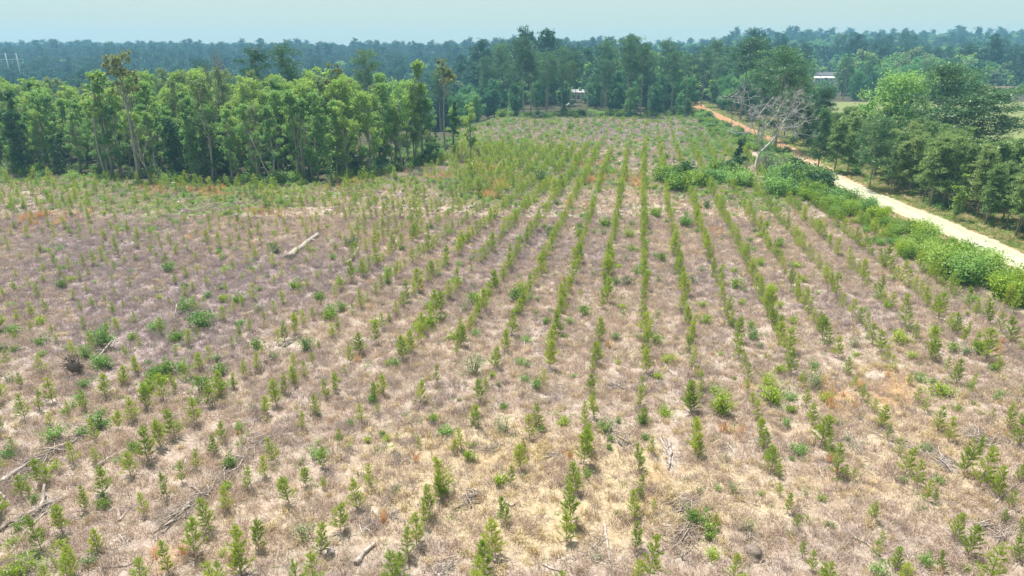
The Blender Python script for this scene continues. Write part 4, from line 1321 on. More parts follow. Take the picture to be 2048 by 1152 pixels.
def edge_at(s):
    return np.array([np.interp(s, cum, EP[:, 0]), np.interp(s, cum, EP[:, 1])])


def stand_front(x):
    return np.interp(x, EP[:, 0], EP[:, 1])


rown = ['front', 'second', 'third', 'fourth', 'fifth', 'sixth', 'seventh', 'eighth', 'ninth', 'tenth', 'eleventh']
nrow = 9
stand_n = 0
xs_end = EP[-1, 0]
for r_ in range(nrow):
    x = EP[0, 0] - r_ * 3
    while x < xs_end + 3:
        x += rng.uniform(3.4, 5.4) * (.85 if r_ < 2 else 1.0)
        fx = float(stand_front(x))
        y = fx + 1.5 + r_ * 4.9 + rng.normal() * 1.3
        px, py, zc = proj(x, y, 0)
        if px < -90: continue
        lim = 9 if px < 720 else 5 if px < 800 else 3 if px < 860 else 1
        if r_ >= lim: continue
        if px > 845 and r_ > 0: continue
        u = rng.uniform()
        h = rng.uniform(13.2, 17.0)
        h *= float(np.interp(px, [0, 70, 200, 260, 700, 900], [1.18, 1.02, 1.0, 1.15, 1.15, 1.05]))
        if r_ < 2: h *= rng.uniform(.72, .98)
        py_l = wav(x, y, .06, 41)
        if u < .10 and r_ < 3:
            put('dark_tree', V_DARK[int(rng.integers(2))], x, y, h / 16 * rng.uniform(.7, 1.0), 'low dark green leafy tree', r_)
        elif u < .22:
            put('slender_tree', V_STANDO[int(rng.integers(2))], x, y, h / 16, 'thin dull green tree', r_)
        elif (u < .78 and r_ >= 2 and py_l > -.6) or u < .42:
            put('slender_tree', V_STANDY[int(rng.integers(3))], x, y, h / 16, 'slender yellow green tree', r_)
        else:
            put('slender_tree', V_STAND[int(rng.integers(4))], x, y, h / 16, 'slender mid green tree', r_)
        stand_n += 1

# trees that stand out one by one: base px, base py, top py
def hero(px, pb, pt, variant, h0, name, label, cat='tree', group=None, rz=None, tilt=(0, 0), sx=None):
    x, y = G(px, pb)
    z0 = tz(x, y)
    _, _, zc = proj(x, y, 0)
    # height that reaches the top pixel
    d = np.array([0, FPX * CP + (576 - pt) * SP, -FPX * SP + (576 - pt) * CP])
    h = CAMH + d[2] / d[1] * y - z0
    s = h / h0
    sc = (s * (sx or 1), s * (sx or 1), s)
    o = plant(name, variant, (x, y, z0 - .1), rng.uniform(0, 6.28) if rz is None else rz, sc, tilt)
    tag(o, label, cat, group)
    return o


NW = 'trees standing out from the west wood'
hero(277, 361, 104, make_broadleaf(601, 18, 6.5, .60, 2200, .34, 'leafo', 'greybark', 'spreading', 18), 18, 'tall_tree', 'tallest olive topped tree with a long bare pale trunk', group=NW)
hero(213, 354, 140, make_broadleaf(602, 17, 4.6, .48, 2600, .32, 'leafy', 'greybark', 'spreading', 20), 17, 'tall_tree', 'fresh green tree with a flat top and twisting pale stem', group=NW)
hero(226, 352, 124, make_broadleaf(603, 17, 4.0, .5, 1800, .3, 'leaf', 'greybark', 'tall', 18), 17, 'tall_tree', 'pointed light green tree just east of the flat topped one', group=NW)
hero(55, 347, 176, make_broadleaf(604, 14, 4.2, .18, 3600, .36, 'leafd', 'bark', 'tall', 26, True), 14, 'dark_tree', 'dark ivy clad tree near the west edge of the wood', group=NW)
hero(357, 363, 235, make_broadleaf(605, 12, 4.8, .02, 5200, .36, 'leafd', 'bark', 'round', 34), 12, 'dark_tree', 'broad dark evergreen reaching down to the ground', group=NW)
hero(395, 363, 182, make_broadleaf(606, 15, 3.2, .2, 3800, .34, 'leaf', 'greybark', 'tall', 24, True), 15, 'ivy_tree', 'bright ivy wrapped tree beside the broad dark evergreen', group=NW)
hero(425, 364, 150, make_broadleaf(607, 16, 4.4, .45, 2000, .3, 'greyleaf', 'greybark', 'tall', 22), 16, 'tall_tree', 'grey green thin crowned tree over twin pale trunks', group=NW)
hero(432, 338, 108, make_bare(608, 17, 6, 'greybark', 5, 3, .42, .35), 16, 'bare_tree', 'tall bare grey crown rising behind the wood', group=NW)
hero(395, 338, 122, make_bare(609, 15, 5, 'greybark', 4, 3, .42, .3), 14, 'bare_tree', 'slighter bare grey crown west of the taller one', group=NW)
hero(300, 364, 238, make_bare(610, 8, 3, 'deadwood', 3, 2, .42, .6, .10), 8, 'dead_tree', 'small white dead tree with forked limbs', group=NW)
hero(516, 366, 300, make_snag(611, 6, 'deadwood', .15), 6, 'snag', 'upright white snag at the foot of the wood', 'snag', NW)
hero(545, 366, 268, make_snag(612, 9, 'deadwood', .15, 3), 9, 'snag', 'pale dead trunk leaning west against the wood', 'snag', NW, rz=0, tilt=(0, -.36))
hero(318, 364, 305, make_snag(613, 5, 'greybark', .14, 3), 5, 'snag', 'short grey snag at the wood edge', 'snag', NW)
hero(520, 352, 195, make_bare(614, 14, 4, 'greybark', 4, 3, .45, .35), 14, 'bare_tree', 'bare mauve crown in the middle of the wood', group=NW)
hero(606, 360, 225, make_bare(615, 10, 3, 'greybark', 4, 3, .5, .35), 10, 'dead_tree', 'dead pale tree with a fine brush of twigs', group=NW)
hero(610, 358, 250, make_snag(616, 9, 'greybark', .14, 3), 9, 'snag', 'thin pale trunk beside the dead brushy tree', 'snag', NW)
hero(665, 362, 205, make_broadleaf(617, 13, 3.4, .3, 2400, .32, 'leaf', 'greybark', 'tall', 18, True), 13, 'ivy_tree', 'pale trunk leaning west under hanging green vines', group=NW, rz=0, tilt=(0, -.12))
hero(823, 352, 316, make_snag(618, 3.2, 'deadwood', .14, 2), 3.2, 'snag', 'short leaning white stub at the tip of the wood', 'snag', NW, rz=0, tilt=(0, -.35))
hero(855, 330, 284, make_broadleaf(619, 5, 3, .1, 1700, .26, 'leafd', 'bark', 'round', 16), 5, 'dark_tree', 'small round dark holly at the tip of the wood', group=NW)
hero(873, 320, 245, make_broadleaf(620, 8, 1.7, .1, 1800, .26, 'leafd', 'bark', 'tall', 16), 8, 'dark_tree', 'narrow dark column behind the round holly', group=NW)
hero(909, 315, 200, make_broadleaf(624, 12, 2.4, .1, 2400, .3, 'leafd', 'bark', 'tall', 20), 12, 'dark_tree', 'narrow dark tree flanking the last pale double trunk', group=NW)
hero(893, 318, 112, make_broadleaf(621, 19, 5.5, .66, 1300, .36, 'leafo', 'greybark', 'spreading', 14), 19, 'tall_tree', 'tall sparse yellowish tree with pale double trunk at the wood tip', group=NW)
hero(845, 322, 118, make_broadleaf(622, 18, 5.2, .35, 3400, .34, 'leafy', 'greybark', 'cone', 26), 18, 'tall_tree', 'pointed yellow green tree next to the sparse double trunk', group=NW)
hero(806, 335, 155, make_broadleaf(623, 16, 6.5, .3, 4600, .32, 'leaf', 'greybark', 'tall', 34), 16, 'tall_tree', 'rounded light green tree in the thinning tip of the wood', group=NW)
hero(665, 338, 130, make_broadleaf(625, 19, 5.5, .62, 2200, .36, 'leafy', 'greybark', 'spreading', 16), 19, 'tall_tree', 'lime topped tree reaching above the wood', group=NW)
hero(697, 336, 122, make_broadleaf(626, 20, 5, .72, 1200, .36, 'leafo', 'greybark', 'spreading', 12), 20, 'tall_tree', 'sparse olive topped tree above the wood', group=NW)

ML = 'tall pines along the end of the field'
GAPS = [(1157, 17), (1110, 14), (1052, 8)]
for px, pb, pt, sx, lab in ((1047, 233, 73, 1.0, 'lone tall pine with a long straight trunk at the end of the field'), (1252, 233, 73, 1.0, 'tall dark pine with narrow crown at the end of the field'),
                            (1280, 235, 88, .9, 'tall pine with reddish trunk beside the narrow crowned one'), (1402, 214, 98, 1.0, 'tall pine beside the far end of the clay road'),
                            (1122, 234, 128, .6, 'thin pine before the white parked vehicles'), (1140, 234, 122, .6, 'second thin pine before the grey roofed house'),
                            (1330, 222, 80, 1.1, 'broad pine behind the end of the field'), (1210, 224, 82, 1.0, 'pine showing above the middle treeline'),
                            (1000, 220, 86, 1.0, 'dark pine west of the lone tall pine'), (1480, 240, 74, 1.6, 'broad headed dark pine where the road enters the trees'),
                            (1422, 205, 78, 1.2, 'high pine beyond the bend of the clay road'), (1550, 300, 94, 1.35, 'great pine with open limbs behind the dead tree'),
                            (1585, 288, 150, 1.2, 'shorter full pine beside the great open limbed pine'), (1515, 280, 118, 1.0, 'pine between the clay road and the dead tree')):
    hero(px, pb, pt, V_PINEH[int(rng.integers(3))] if pb > 230 or px == 1402 else V_PINE[int(rng.integers(4))], 25, 'pine_tree', lab, 'pine tree', ML, sx=sx)
hero(1370, 232, 148, make_snag(640, 14, 'greybark', .22, 2), 14, 'snag', 'bare branchless pole trunk at the end of the field', 'snag', ML)
hero(1174, 236, 150, make_snag(641, 14, 'greybark', .16, 6), 14, 'snag', 'thin pale dead trunk east of the grey roofed house', 'snag', ML)
hero(585, 300, 90, V_PINE[0], 25, 'pine_tree', 'tall pine with two stems showing above the west wood', 'pine tree', ML)
hero(530, 300, 93, V_PINE[1], 25, 'pine_tree', 'dark pine above the west wood beside the two stemmed one', 'pine tree', ML)
hero(735, 280, 98, V_PINE[2], 25, 'pine_tree', 'dark pine above the thinning end of the west wood', 'pine tree', ML)

RD = 'trees on the roadside'
def make_dead(seed=650):
    g = np.random.default_rng(seed)
    k_ = .0300
    limbs = [([(440, 920), (452, 870), (472, 815)], .34, .30), ([(472, 815), (453, 745), (470, 690), (492, 640), (540, 585), (570, 520), (600, 450)], .22, .05),
             ([(472, 815), (540, 752), (575, 710), (592, 662), (640, 664), (710, 660), (760, 640), (788, 600)], .26, .05), ([(592, 662), (612, 612), (650, 570), (700, 510)], .16, .04),
             ([(492, 640), (430, 590), (400, 600), (380, 560)], .10, .03), ([(430, 590), (470, 530), (530, 455)], .10, .03), ([(470, 700), (420, 700), (370, 680), (320, 690), (270, 690)], .10, .03),
             ([(575, 710), (640, 715), (700, 690), (760, 700)], .09, .03), ([(540, 585), (610, 570), (680, 545), (740, 520)], .10, .03), ([(372, 520), (300, 500), (240, 490), (200, 455)], .08, .02),
             ([(453, 745), (400, 640), (372, 520), (350, 430)], .12, .03), ([(650, 570), (660, 500), (640, 440)], .08, .03)]
    T = Tubes(6); W = []; dep = {}
    for li, (pts, r0, r1) in enumerate(limbs):
        d0 = dep.get(pts[0], 0.0); sl = g.normal() * .7
        P = []
        for q, (a_, b_) in enumerate(pts):
            dd = d0 + sl * q * .55 + (g.normal() * .15 if q else 0)
            dep.setdefault((a_, b_), dd)
            P.append(((a_ - 440) * k_, dd, (920 - b_) * k_ * 1.02))
        P = np.array(P)
        t = np.linspace(0, 1, len(P) * 3); Q = np.stack([np.interp(t, np.linspace(0, 1, len(P)), P[:, c]) for c in range(3)], 1)
        Q[1:-1] = (Q[:-2] + 2 * Q[1:-1] + Q[2:]) / 4
        T.add(Q, np.maximum(np.linspace(r0, r1, len(Q)) * .85, .05), cap=False); W.append(Q)
    main = T.mesh('dead_trunk', M['deadbark'])
    T = Tubes(4)

    def tw(p, d, L, r_, lev):
        Q = [p]
        for _ in range(3):
            d = d + g.normal(size=3) * .22; d = d / np.linalg.norm(d); Q.append(Q[-1] + d * L / 3)
        T.add(Q, np.linspace(r_, r_ * .6, 4), cap=False)
        if lev:
            for b_ in range(3):
                dd = d + g.normal(size=3) * .65; dd[2] += .15; dd /= np.linalg.norm(dd)
                tw(Q[-1] if b_ < 2 else Q[2], dd, L * .75, max(.024, r_ * .65), lev - 1)
    for Q in W[1:]:
        for q in range(3, len(Q), 2):
            for _ in range(2):
                d = unit(1, g)[0]; d[2] = abs(d[2]) * .8; d[0] += .2
                tw(Q[q], d / np.linalg.norm(d), g.uniform(.9, 1.9), .040, 2)
    return [('trunk', main), ('twigs', T.mesh('dead_twigs', M['deadtwig']))]


dead = make_dead()
M['deadtwig'].name = 'weathered_twigs'
hero(1510, 338, 190, dead, 14.4, 'dead_tree', 'great bleached dead tree with spreading limbs by the road', group=RD, rz=0.0)
hero(1540, 372, 300, make_bare(651, 7, 6, 'greybark', 5, 3, .3, .6, .16), 7, 'dead_tree', 'smaller bare grey tree below the great dead tree', group=RD)
hero(1475, 352, 272, make_broadleaf(652, 7, 2.8, .05, 2600, .26, 'leafd', 'bark', 'tall', 18), 7, 'dark_tree', 'dark leafy column at the west foot of the dead tree', group=RD)
hero(1462, 255, 200, make_bare(653, 9, 5, 'greybark', 5, 3, .3, .5, .15), 9, 'dead_tree', 'bare twigged tree at the road bend', group=RD)
hero(1786, 318, 160, make_broadleaf(654, 17, 19, .22, 9500, .5, 'leaf', 'bark', 'spreading', 64), 16, 'oak_tree', 'wide spreading oak with dark limbs in the pasture', group=RD)
hero(1868, 335, 124, V_PINED[0], 22, 'pine_tree', 'large dense dark pine between the oak and the broad pine', 'pine tree', RD, sx=1.55)
hero(1945, 350, 172, V_PINED[1], 22, 'pine_tree', 'broad pine with level limbs near the east edge', 'pine tree', RD, sx=2.1)
hero(1636, 338, 212, make_pine(655, 12, 5, .15, 5200, .36, 'pine', 36, 'pinebark', 'cone'), 12, 'pine_tree', 'pointed dark young pine by the pasture opening', 'pine tree', RD)
hero(1668, 345, 238, V_YP[0], 8.5, 'pine_tree', 'soft green pointed pine east of the dark pointed one', 'pine tree', RD, sx=1.2)
hero(1694, 350, 262, V_YP[1], 8.5, 'pine_tree', 'small soft pine beside the leafy roadside bushes', 'pine tree', RD, sx=1.2)
hero(1738, 378, 232, make_pine(656, 13, 6.5, .35, 6000, .4, 'pine', 36), 13, 'pine_tree', 'dark round headed pine with a rusty trunk by the road', 'pine tree', RD)
hero(1795, 368, 270, make_pine(657, 10, 6, .3, 5200, .36, 'pine', 34), 10, 'pine_tree', 'dark bushy pine in front of the oak', 'pine tree', RD)
hero(2085, 470, 268, make_broadleaf(658, 13, 10, .25, 5200, .34, 'leafy', 'greybark', 'spreading', 34), 12.5, 'broadleaf_tree', 'bright fresh green tree leaning in from the east edge', group=RD)
hero(2090, 380, 190, make_broadleaf(659, 14, 7, .3, 2200, .34, 'leafy', 'greybark', 'spreading', 22), 13.5, 'broadleaf_tree', 'sparse yellow green tree higher on the east edge', group=RD)
hero(1905, 440, 345, make_broadleaf(660, 7, 1.9, .1, 1900, .24, 'leafy', 'greybark', 'tall', 14, True), 7, 'ivy_tree', 'vine covered dead stem among the roadside pines', group=RD)
hero(1775, 300, 205, V_ROUND[0], 17, 'broadleaf_tree', 'leafy tree west of the oak crown', group=RD, sx=1.0)

# young pine belt east of the road
belt = []
for k in range(0, len(ROADS) - 1):
    for off in (4.2, 6.3, 8.6, 11.0, 13.5, 16):
        if rng.uniform() < .25: continue
        o_ = off + rng.normal() * .7
        x = ROADS[k, 0] + nrm[k, 0] * (ROADS[k, 2] / 2 + o_) + rng.normal() * .8; y = ROADS[k, 1] + nrm[k, 1] * (ROADS[k, 2] / 2 + o_) + rng.normal() * .8
        px, py, zc = proj(x, y, 0)
        if not (1600 < px < 2120): continue
        if off < 6 and px < 1760: continue
        if px < 1700 and (off > 12 or rng.uniform() < .4): continue
        if min([np.hypot(x - a, y - b) for a, b in belt] + [9]) < 1.7: continue
        belt.append((x, y))
for x, y in belt:
    px = float(proj(x, y, 0)[0])
    rust = rng.uniform() < .25
    put('roadside_pine', V_YPR[0] if rust else V_YP[int(rng.integers(4))], x, y, rng.uniform(.85, 1.3), 'slim open young roadside pine' if rust else 'full young roadside pine', 'belt')

# bushes of the hedge, the cross belt and the wood edges
V_HEDGE = [make_shrub(700 + k, 3.6, 3.0, 2600, .24, m_, 26) for k, m_ in enumerate(('hedge', 'leafy', 'lime', 'hedge', 'leaf'))]
V_HEDGE2 = [make_shrub(710 + k, 3.6, 2.6, 1500, .30, m_, 22) for k, m_ in enumerate(('leaf', 'hedge', 'leafd'))]
V_BRK = [make_shrub(720 + k, 3.2, 2.0, 1000, .24, m_, 20) for k, m_ in enumerate(('leafd', 'leaf', 'greyleaf', 'hedge'))]
names_h = ['bushy green', 'fresh green', 'lime green', 'leafy green', 'mid green']
k = 0
for i_ in range(0, len(ROADS) - 1):
    x0_, y0_ = ROADS[i_, :2]
    for off in (1.9, 4.2, 5.8, 7.6, 9.2):
        x = x0_ - nrm[i_, 0] * (ROADS[i_, 2] / 2 + off) + rng.normal() * .7; y = y0_ - nrm[i_, 1] * (ROADS[i_, 2] / 2 + off) + rng.normal() * .7
        px, py, zc = map(float, proj(x, y, 0))
        if not (1395 < px < 2200): continue
        far = py < 400
        if rng.uniform() < (.12 if far else .14): continue
        low_ = False
        if off < 2 and not far and rng.uniform() < .5: continue
        if off > 6 and px < 1640 and rng.uniform() < .6: continue
        if off < 4 and px > 1650 and rng.uniform() < .5: continue
        low_ = off < 4 and px > 1650
        v = int(rng.integers(0, 5)) if not far else int(rng.integers(0, 3))
        s = rng.uniform(.6, 1.15) * (1.0 if py > 330 else .95)
        s *= .75 + .35 * float(wav(x, y, .25, 81))
        s = max(s, .35 if not far else .6)
        if low_: s = rng.uniform(.35, .6)
        if 1484 < px < 1540 and py > 318: s = min(s, .55)
        put('hedge_bush', (V_HEDGE2 if far else V_HEDGE)[v], x, y, s, (('dark green', 'dense green', 'deep green') if far else names_h)[v] + ' roadside bush', 'hedge')
for q in range(62):
    if q < 34: px = 1325 + q * 9.5 + rng.normal() * 5; py = 371 + rng.normal() * 7 - (4 if px < 1450 else 0)
    else: px = rng.uniform(1470, 1650); py = 345 + (px - 1470) * .25 + rng.uniform(-22, 14)
    if 1484 < px < 1540 and py > 330: continue
    x, y = G(px, py)
    if float(road_dist(np.array([x]), np.array([y]))[0][0]) < 3.4: continue
    put('brush_bush', V_HEDGE2[int(rng.integers(3))], x, y, rng.uniform(.7, 1.35), 'low green thicket bush', 'cross')
for q in range(56):
    px = 905 + q * 9 + rng.normal() * 4; py = 233 + rng.normal() * 2
    if px > 1395: continue
    x, y = G(px, py)
    put('brush_bush', (V_HEDGE2 + V_BRK)[int(rng.integers(7))], x, y, rng.uniform(.6, 1.25), 'leafy bush', 'end')
for q in range(130):
    s_ = rng.uniform(0, cum[-1])
    p = edge_at(s_); x = p[0]; y = p[1] + rng.uniform(-4.0, 3)
    if float(proj(x, y, 0)[0]) < -60: continue
    v_ = int(rng.integers(4))
    put('brush_bush', V_BRK[v_], x, y, rng.uniform(.4, 1.15), ('dark', 'green', 'dull', 'bright')[v_] + ' undergrowth bush', 'foot')
for q in range(75):
    off = rng.uniform(2.5, 9)
    i_ = int(rng.integers(0, len(ROADS) - 1))
    x = ROADS[i_, 0] + nrm[i_, 0] * (ROADS[i_, 2] / 2 + off); y = ROADS[i_, 1] + nrm[i_, 1] * (ROADS[i_, 2] / 2 + off)
    px = float(proj(x, y, 0)[0])
    if px < 1500 or px > 2100: continue
    put('brush_bush', V_BRK[int(rng.integers(4))], x, y, rng.uniform(.3, .8) * (1.6 if px < 1740 else 1), 'small bush', 'verge')

# treeline at the end of the field and round the pasture
def in_gap(px, y):
    return any(abs(px - a) < w for a, w in GAPS) and y < 352


def far_depth(x):     # southern limit of the middle treeline
    return 257 + 0.0 * x


HOUSES = []
H1 = G(1648, 158); H2 = G(2003, 186); H3 = G(1157, 199)
HOUSES = [(H1, 20), (H2, 20), (H3, 15)]


def blocked(x, y):
    for (hx_, hy_), r in HOUSES:
        d = np.hypot(x - hx_, y - hy_)
        if d < r: return True
        # open ground on the side that faces the field
        L = math.hypot(hx_, hy_); t = (x * hx_ + y * hy_) / L
        off = abs(x * hy_ - y * hx_) / L
        if off < r * (.60 if r > 15 else .3) * (.35 + .65 * t / L) and (175 if r > 15 else L - 95) < t < L: return True
    return False


tn = 0
for r_ in range(8):
    x = -75 - r_ * 4
    while x < 112 + r_ * 8:
        x += rng.uniform(6, 9.5)
        y = 265 + r_ * 9 + rng.normal() * 2.5
        px = float(proj(x, y, 0)[0])
        rd_, sd_ = road_dist(np.array([x]), np.array([y]))
        if rd_[0] < 6 or in_gap(px, y) or blocked(x, y) or px < 620: continue
        if bool(in_pasture(np.array([x]), np.array([y]))[0]): continue
        place = 'mid%d' % min(r_, 7)
        if rng.uniform() < .30:
            put('pine_tree', V_PINE[int(rng.integers(4))], x, y, rng.uniform(.74, 1.0), 'tall dark pine', place)
        elif rng.uniform() < .4:
            put('broadleaf_tree', V_ROUNDD[int(rng.integers(3))], x, y, rng.uniform(.7, 1.05) * (.8 if r_ < 3 else 1), 'dark leafy tree', place)
        else:
            put('broadleaf_tree', V_ROUND[int(rng.integers(4))], x, y, rng.uniform(.6, 1.05) * (.8 if r_ < 3 else 1), 'leafy green tree', place)
for r_ in range(4):
    x = 112
    while x < 330:
        x += rng.uniform(7, 11)
        yb = np.interp(x, [112, 118, 250, 330], [338, 350, 352, 345])
        y = yb + r_ * 9 + rng.normal() * 2
        px = float(proj(x, y, 0)[0])
        if px > 2120 or blocked(x, y): continue
        place = 'east%d' % r_
        if rng.uniform() < .22:
            put('pine_tree', V_PINE[int(rng.integers(4))], x, y, rng.uniform(.7, .9), 'dark pine', place)
        elif rng.uniform() < .45:
            put('broadleaf_tree', V_ROUNDD[int(rng.integers(3))], x, y, rng.uniform(.7, 1.05), 'dark leafy tree', place)
        else:
            put('broadleaf_tree', V_ROUND[int(rng.integers(4))], x, y, rng.uniform(.7, 1.05), 'leafy green tree', place)

for q in range(34):
    px = rng.uniform(1455, 1640); py = rng.uniform(236, 296)
    x, y = G(px, py)
    rd_, sd_ = road_dist(np.array([x]), np.array([y]))
    if rd_[0] < 5 or sd_[0] < 0: continue
    if px > 1600 and py < 262: continue
    u = rng.uniform()
    if u < .3: put('pine_tree', V_PINED[int(rng.integers(2))], x, y, rng.uniform(.55, .85), 'full green pine', 'bend')
    elif u < .65: put('broadleaf_tree', V_ROUNDD[int(rng.integers(3))], x, y, rng.uniform(.5, .85), 'dark leafy tree', 'bend')
    else: put('broadleaf_tree', V_ROUND[int(rng.integers(4))], x, y, rng.uniform(.45, .8), 'green leafy tree', 'bend')

for q in range(20):
    px = rng.uniform(1606, 1690); py = rng.uniform(178, 200)
    x, y = G(px, py)
    put('broadleaf_tree', V_ROUND[int(rng.integers(4))], x, y, rng.uniform(.28, .42), 'small leafy tree', 'lawn')
for q in range(9):
    px = rng.uniform(1965, 2045); py = rng.uniform(189, 200)
    if abs(px - 2003) < 16: continue
    x, y = G(px, py)
    put('broadleaf_tree', V_ROUND[int(rng.integers(4))], x, y, rng.uniform(.25, .5), 'small leafy tree', 'lawn2')

# names of the places, then labels by their order along each place
PLACE = {'lawn': ('below the white mobile home', 'small trees below the mobile home'), 'lawn2': ('by the red roofed house', 'small trees by the red roofed house'), 'bend': ('in the grove behind the dead tree', 'trees behind the great dead tree'), 'belt': ('in the belt east of the road', 'young pines east of the road'), 'hedge': ('along the west side of the road', 'bushes of the road hedge'),
         'cross': ('in the brush belt crossing the field', 'bushes of the cross belt'), 'end': ('along the far end of the field', 'bushes below the far treeline'),
         'foot': ('at the foot of the west wood', 'undergrowth at the foot of the west wood'), 'verge': ('on the east verge of the road', 'bushes on the east verge')}
for r_ in range(nrow):
    PLACE[r_] = ('in the %s row of the west wood' % rown[r_], 'trees of the west wood')
for r_ in range(8):
    PLACE['mid%d' % r_] = ('in the %s row behind the field end' % rown[r_], 'trees behind the end of the field')
for r_ in range(4):
    PLACE['east%d' % r_] = ('in the %s row beyond the pasture' % rown[r_], 'trees beyond the pasture')
byp = {}
for t in TREES: byp.setdefault(t[3], []).append(t)
for pl, L_ in byp.items():
    L_.sort(key=lambda t: t[1])
    for k, (o, px, look, _) in enumerate(L_):
        cat = 'bush' if 'bush' in look else 'pine tree' if 'pine' in look else 'tree'
        tag(o, '%s, %s from west %s' % (look, ordinal(k + 1), PLACE[pl][0]), cat, PLACE[pl][1])

# the mass of the woods out to the skyline
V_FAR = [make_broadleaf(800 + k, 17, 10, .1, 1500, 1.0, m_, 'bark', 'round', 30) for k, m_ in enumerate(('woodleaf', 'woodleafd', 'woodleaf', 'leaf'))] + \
        [make_pine(810 + k, 23, 9, .40, 2400, .95, 'farpine_shaded', 30) for k in range(4)] + [make_broadleaf(820, 17, 10, .1, 1500, .9, 'greyleaf', 'bark', 'round', 30), make_broadleaf(821, 17, 10, .1, 1500, .9, 'leafy', 'bark', 'round', 30)]
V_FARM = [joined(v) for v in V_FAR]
pts = []; ids = []; scs = []
y = 146.0
while y < 1560:
    sp = 6.0 if y < 520 else 7.8
    xs = np.arange(-.86 * y - 80, .86 * y + 80, sp); xs = xs + rng.normal(size=len(xs)) * sp * .28
    ys = y + rng.normal(size=len(xs)) * sp * .28
    y += sp
    fr = np.array([stand_front(a) for a in xs])
    az = np.degrees(np.arctan2(xs, ys))
    ok = np.zeros(len(xs), bool)
    left = (xs < -26) & (ys > np.where(az < -22, 330, 262))
    mid = (xs >= -26) & (xs < 112 + .25 * np.maximum(ys - 300, 0)) & (ys > 334)
    left2 = (az < -37.5) & (ys > 140)
    right = (xs >= 105) & (ys > 388)
    ok = left | left2 | mid | right
    ok &= ~in_pasture(xs, ys)
    rd_, _ = road_dist(xs, ys)
    ok &= rd_ > 6
    for a, b in zip(xs[ok], ys[ok]):
        if blocked(a, b): continue
        azz = math.degrees(math.atan2(a, b))
        pine = .78 if azz < -9 else .55 if azz < 8 else .16
        if azz < -12 and b < 420: pine = .4
        if azz < -26 and b < 330: pine = .25
        pine += .30 * float(wav(a, b, .03, 61))
        if rng.uniform() < pine: ids.append(int(rng.integers(4, 8)))
        else: ids.append(int(rng.integers(0, 4)) if rng.uniform() < .78 else int(rng.integers(8, 10)))
        pts.append((a, b)); scs.append((rng.uniform(.5, 1.12) if rng.uniform() < .9 else rng.uniform(1.15, 1.4)) * (.85 if (azz > -30 and azz < -3 and b < 330) else 1))
pts = np.array(pts)
P = np.stack([pts[:, 0], pts[:, 1], terrain(pts[:, 0], pts[:, 1]) - .2], 1)
sc_ = np.array(scs)
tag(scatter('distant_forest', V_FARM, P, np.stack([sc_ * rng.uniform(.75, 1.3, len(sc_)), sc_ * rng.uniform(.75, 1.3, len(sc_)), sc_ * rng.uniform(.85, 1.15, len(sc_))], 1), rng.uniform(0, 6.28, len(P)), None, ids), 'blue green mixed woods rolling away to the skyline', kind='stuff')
print('far trees', len(P), 'stand', stand_n, 'belt', len(belt))

# ------------------------------------------------------------------ grass and weeds
def field_points(n, ylo, yhi, jitter=0):
    y = np.sqrt(rng.uniform(ylo ** 2, yhi ** 2, n))
    x = rng.uniform(-1, 1, n) * (.86 * y + 15)
    return x, y


V_DRY = [make_tuft(900 + k, 30, .46, .34, .011, 'grass_dry', .65, .6) for k in range(6)]
V_DRYF = [make_tuft(910 + k, 30, .60, .75, .035, 'grass_dry', .8, .7) for k in range(5)]
V_MAU = [make_tuft(980 + k, 30, .46, .34, .011, 'grass_mauve', .65, .6) for k in range(4)]
V_MAUF = [make_tuft(985 + k, 30, .60, .75, .035, 'grass_mauve', .8, .7) for k in range(4)]
V_STR = [make_tuft(920 + k, 34, .62, .22, .014, 'grass_straw', .65, 1.3) for k in range(5)]
V_ORA = [make_tuft(930 + k, 34, .75, .16, .013, 'grass_orange', .22, .35) for k in range(4)]
V_GRN = [make_tuft(940 + k, 30, .30, .28, .016, 'grass_green', .7, .5) for k in range(4)]
V_WEED = [make_weed(950 + k, m_, 60, .32, .22, .07) for k, m_ in enumerate(('weed', 'weed', 'hedge', 'blueleaf', 'greyleaf'))]
V_STICK = []
for k in range(6):
    g = np.random.default_rng(960 + k); T = Tubes(4)
    for _ in range(5):
        a = g.uniform(0, 6.28); L = g.uniform(.15, .6); p = g.normal(size=3) * .22; p[2] = .05 + abs(p[2]) * .2
        T.add(curve_pts(p, p + np.array([math.cos(a) * L, math.sin(a) * L, g.normal() * .06]), g, 3, .2), np.linspace(.014, .006, 3), cap=False)
    V_STICK.append(T.mesh('stick', M['deadwood' if k % 2 else 'chip']))


def cover(n, ylo, yhi):
    x, y = field_points(n, ylo, yhi)
    px, py, _ = proj(x, y, 0)
    inside = inpoly(px, py, FIELD_PX)
    return x[inside], y[inside], masks(x[inside], y[inside])


def finish(name, vs_, x, y, s, label, tl=.0, idx=None):
    P = np.stack([x, y, terrain(x, y) - .02], 1)
    o = scatter(name, vs_, P, s, rng.uniform(0, 6.28, len(x)), rng.normal(size=(len(x), 2)) * tl if tl else None, idx)
    tag(o, label, kind='stuff')
    print(name, len(x))


def pick(p):
    return rng.uniform(size=len(p)) < p


x, y, (g_, o_, s_, sa_, m_) = cover(131250, 21, 95)
pt = .75 + .30 * wav(x, y, 1.3, 31)
k1 = pick(np.clip(pt * (1 - .85 * sa_) * (1 - .5 * g_) * (1 - .35 * s_), 0, 1))
def tone(n_tan, n_mau, mv, xx, yy):
    pm = np.clip(mv * .8 + .22 + .25 * wav(xx, yy, .35, 44), .05, .95)
    return np.where(rng.uniform(size=len(xx)) < pm, n_tan + rng.integers(0, n_mau, len(xx)), rng.integers(0, n_tan, len(xx)))


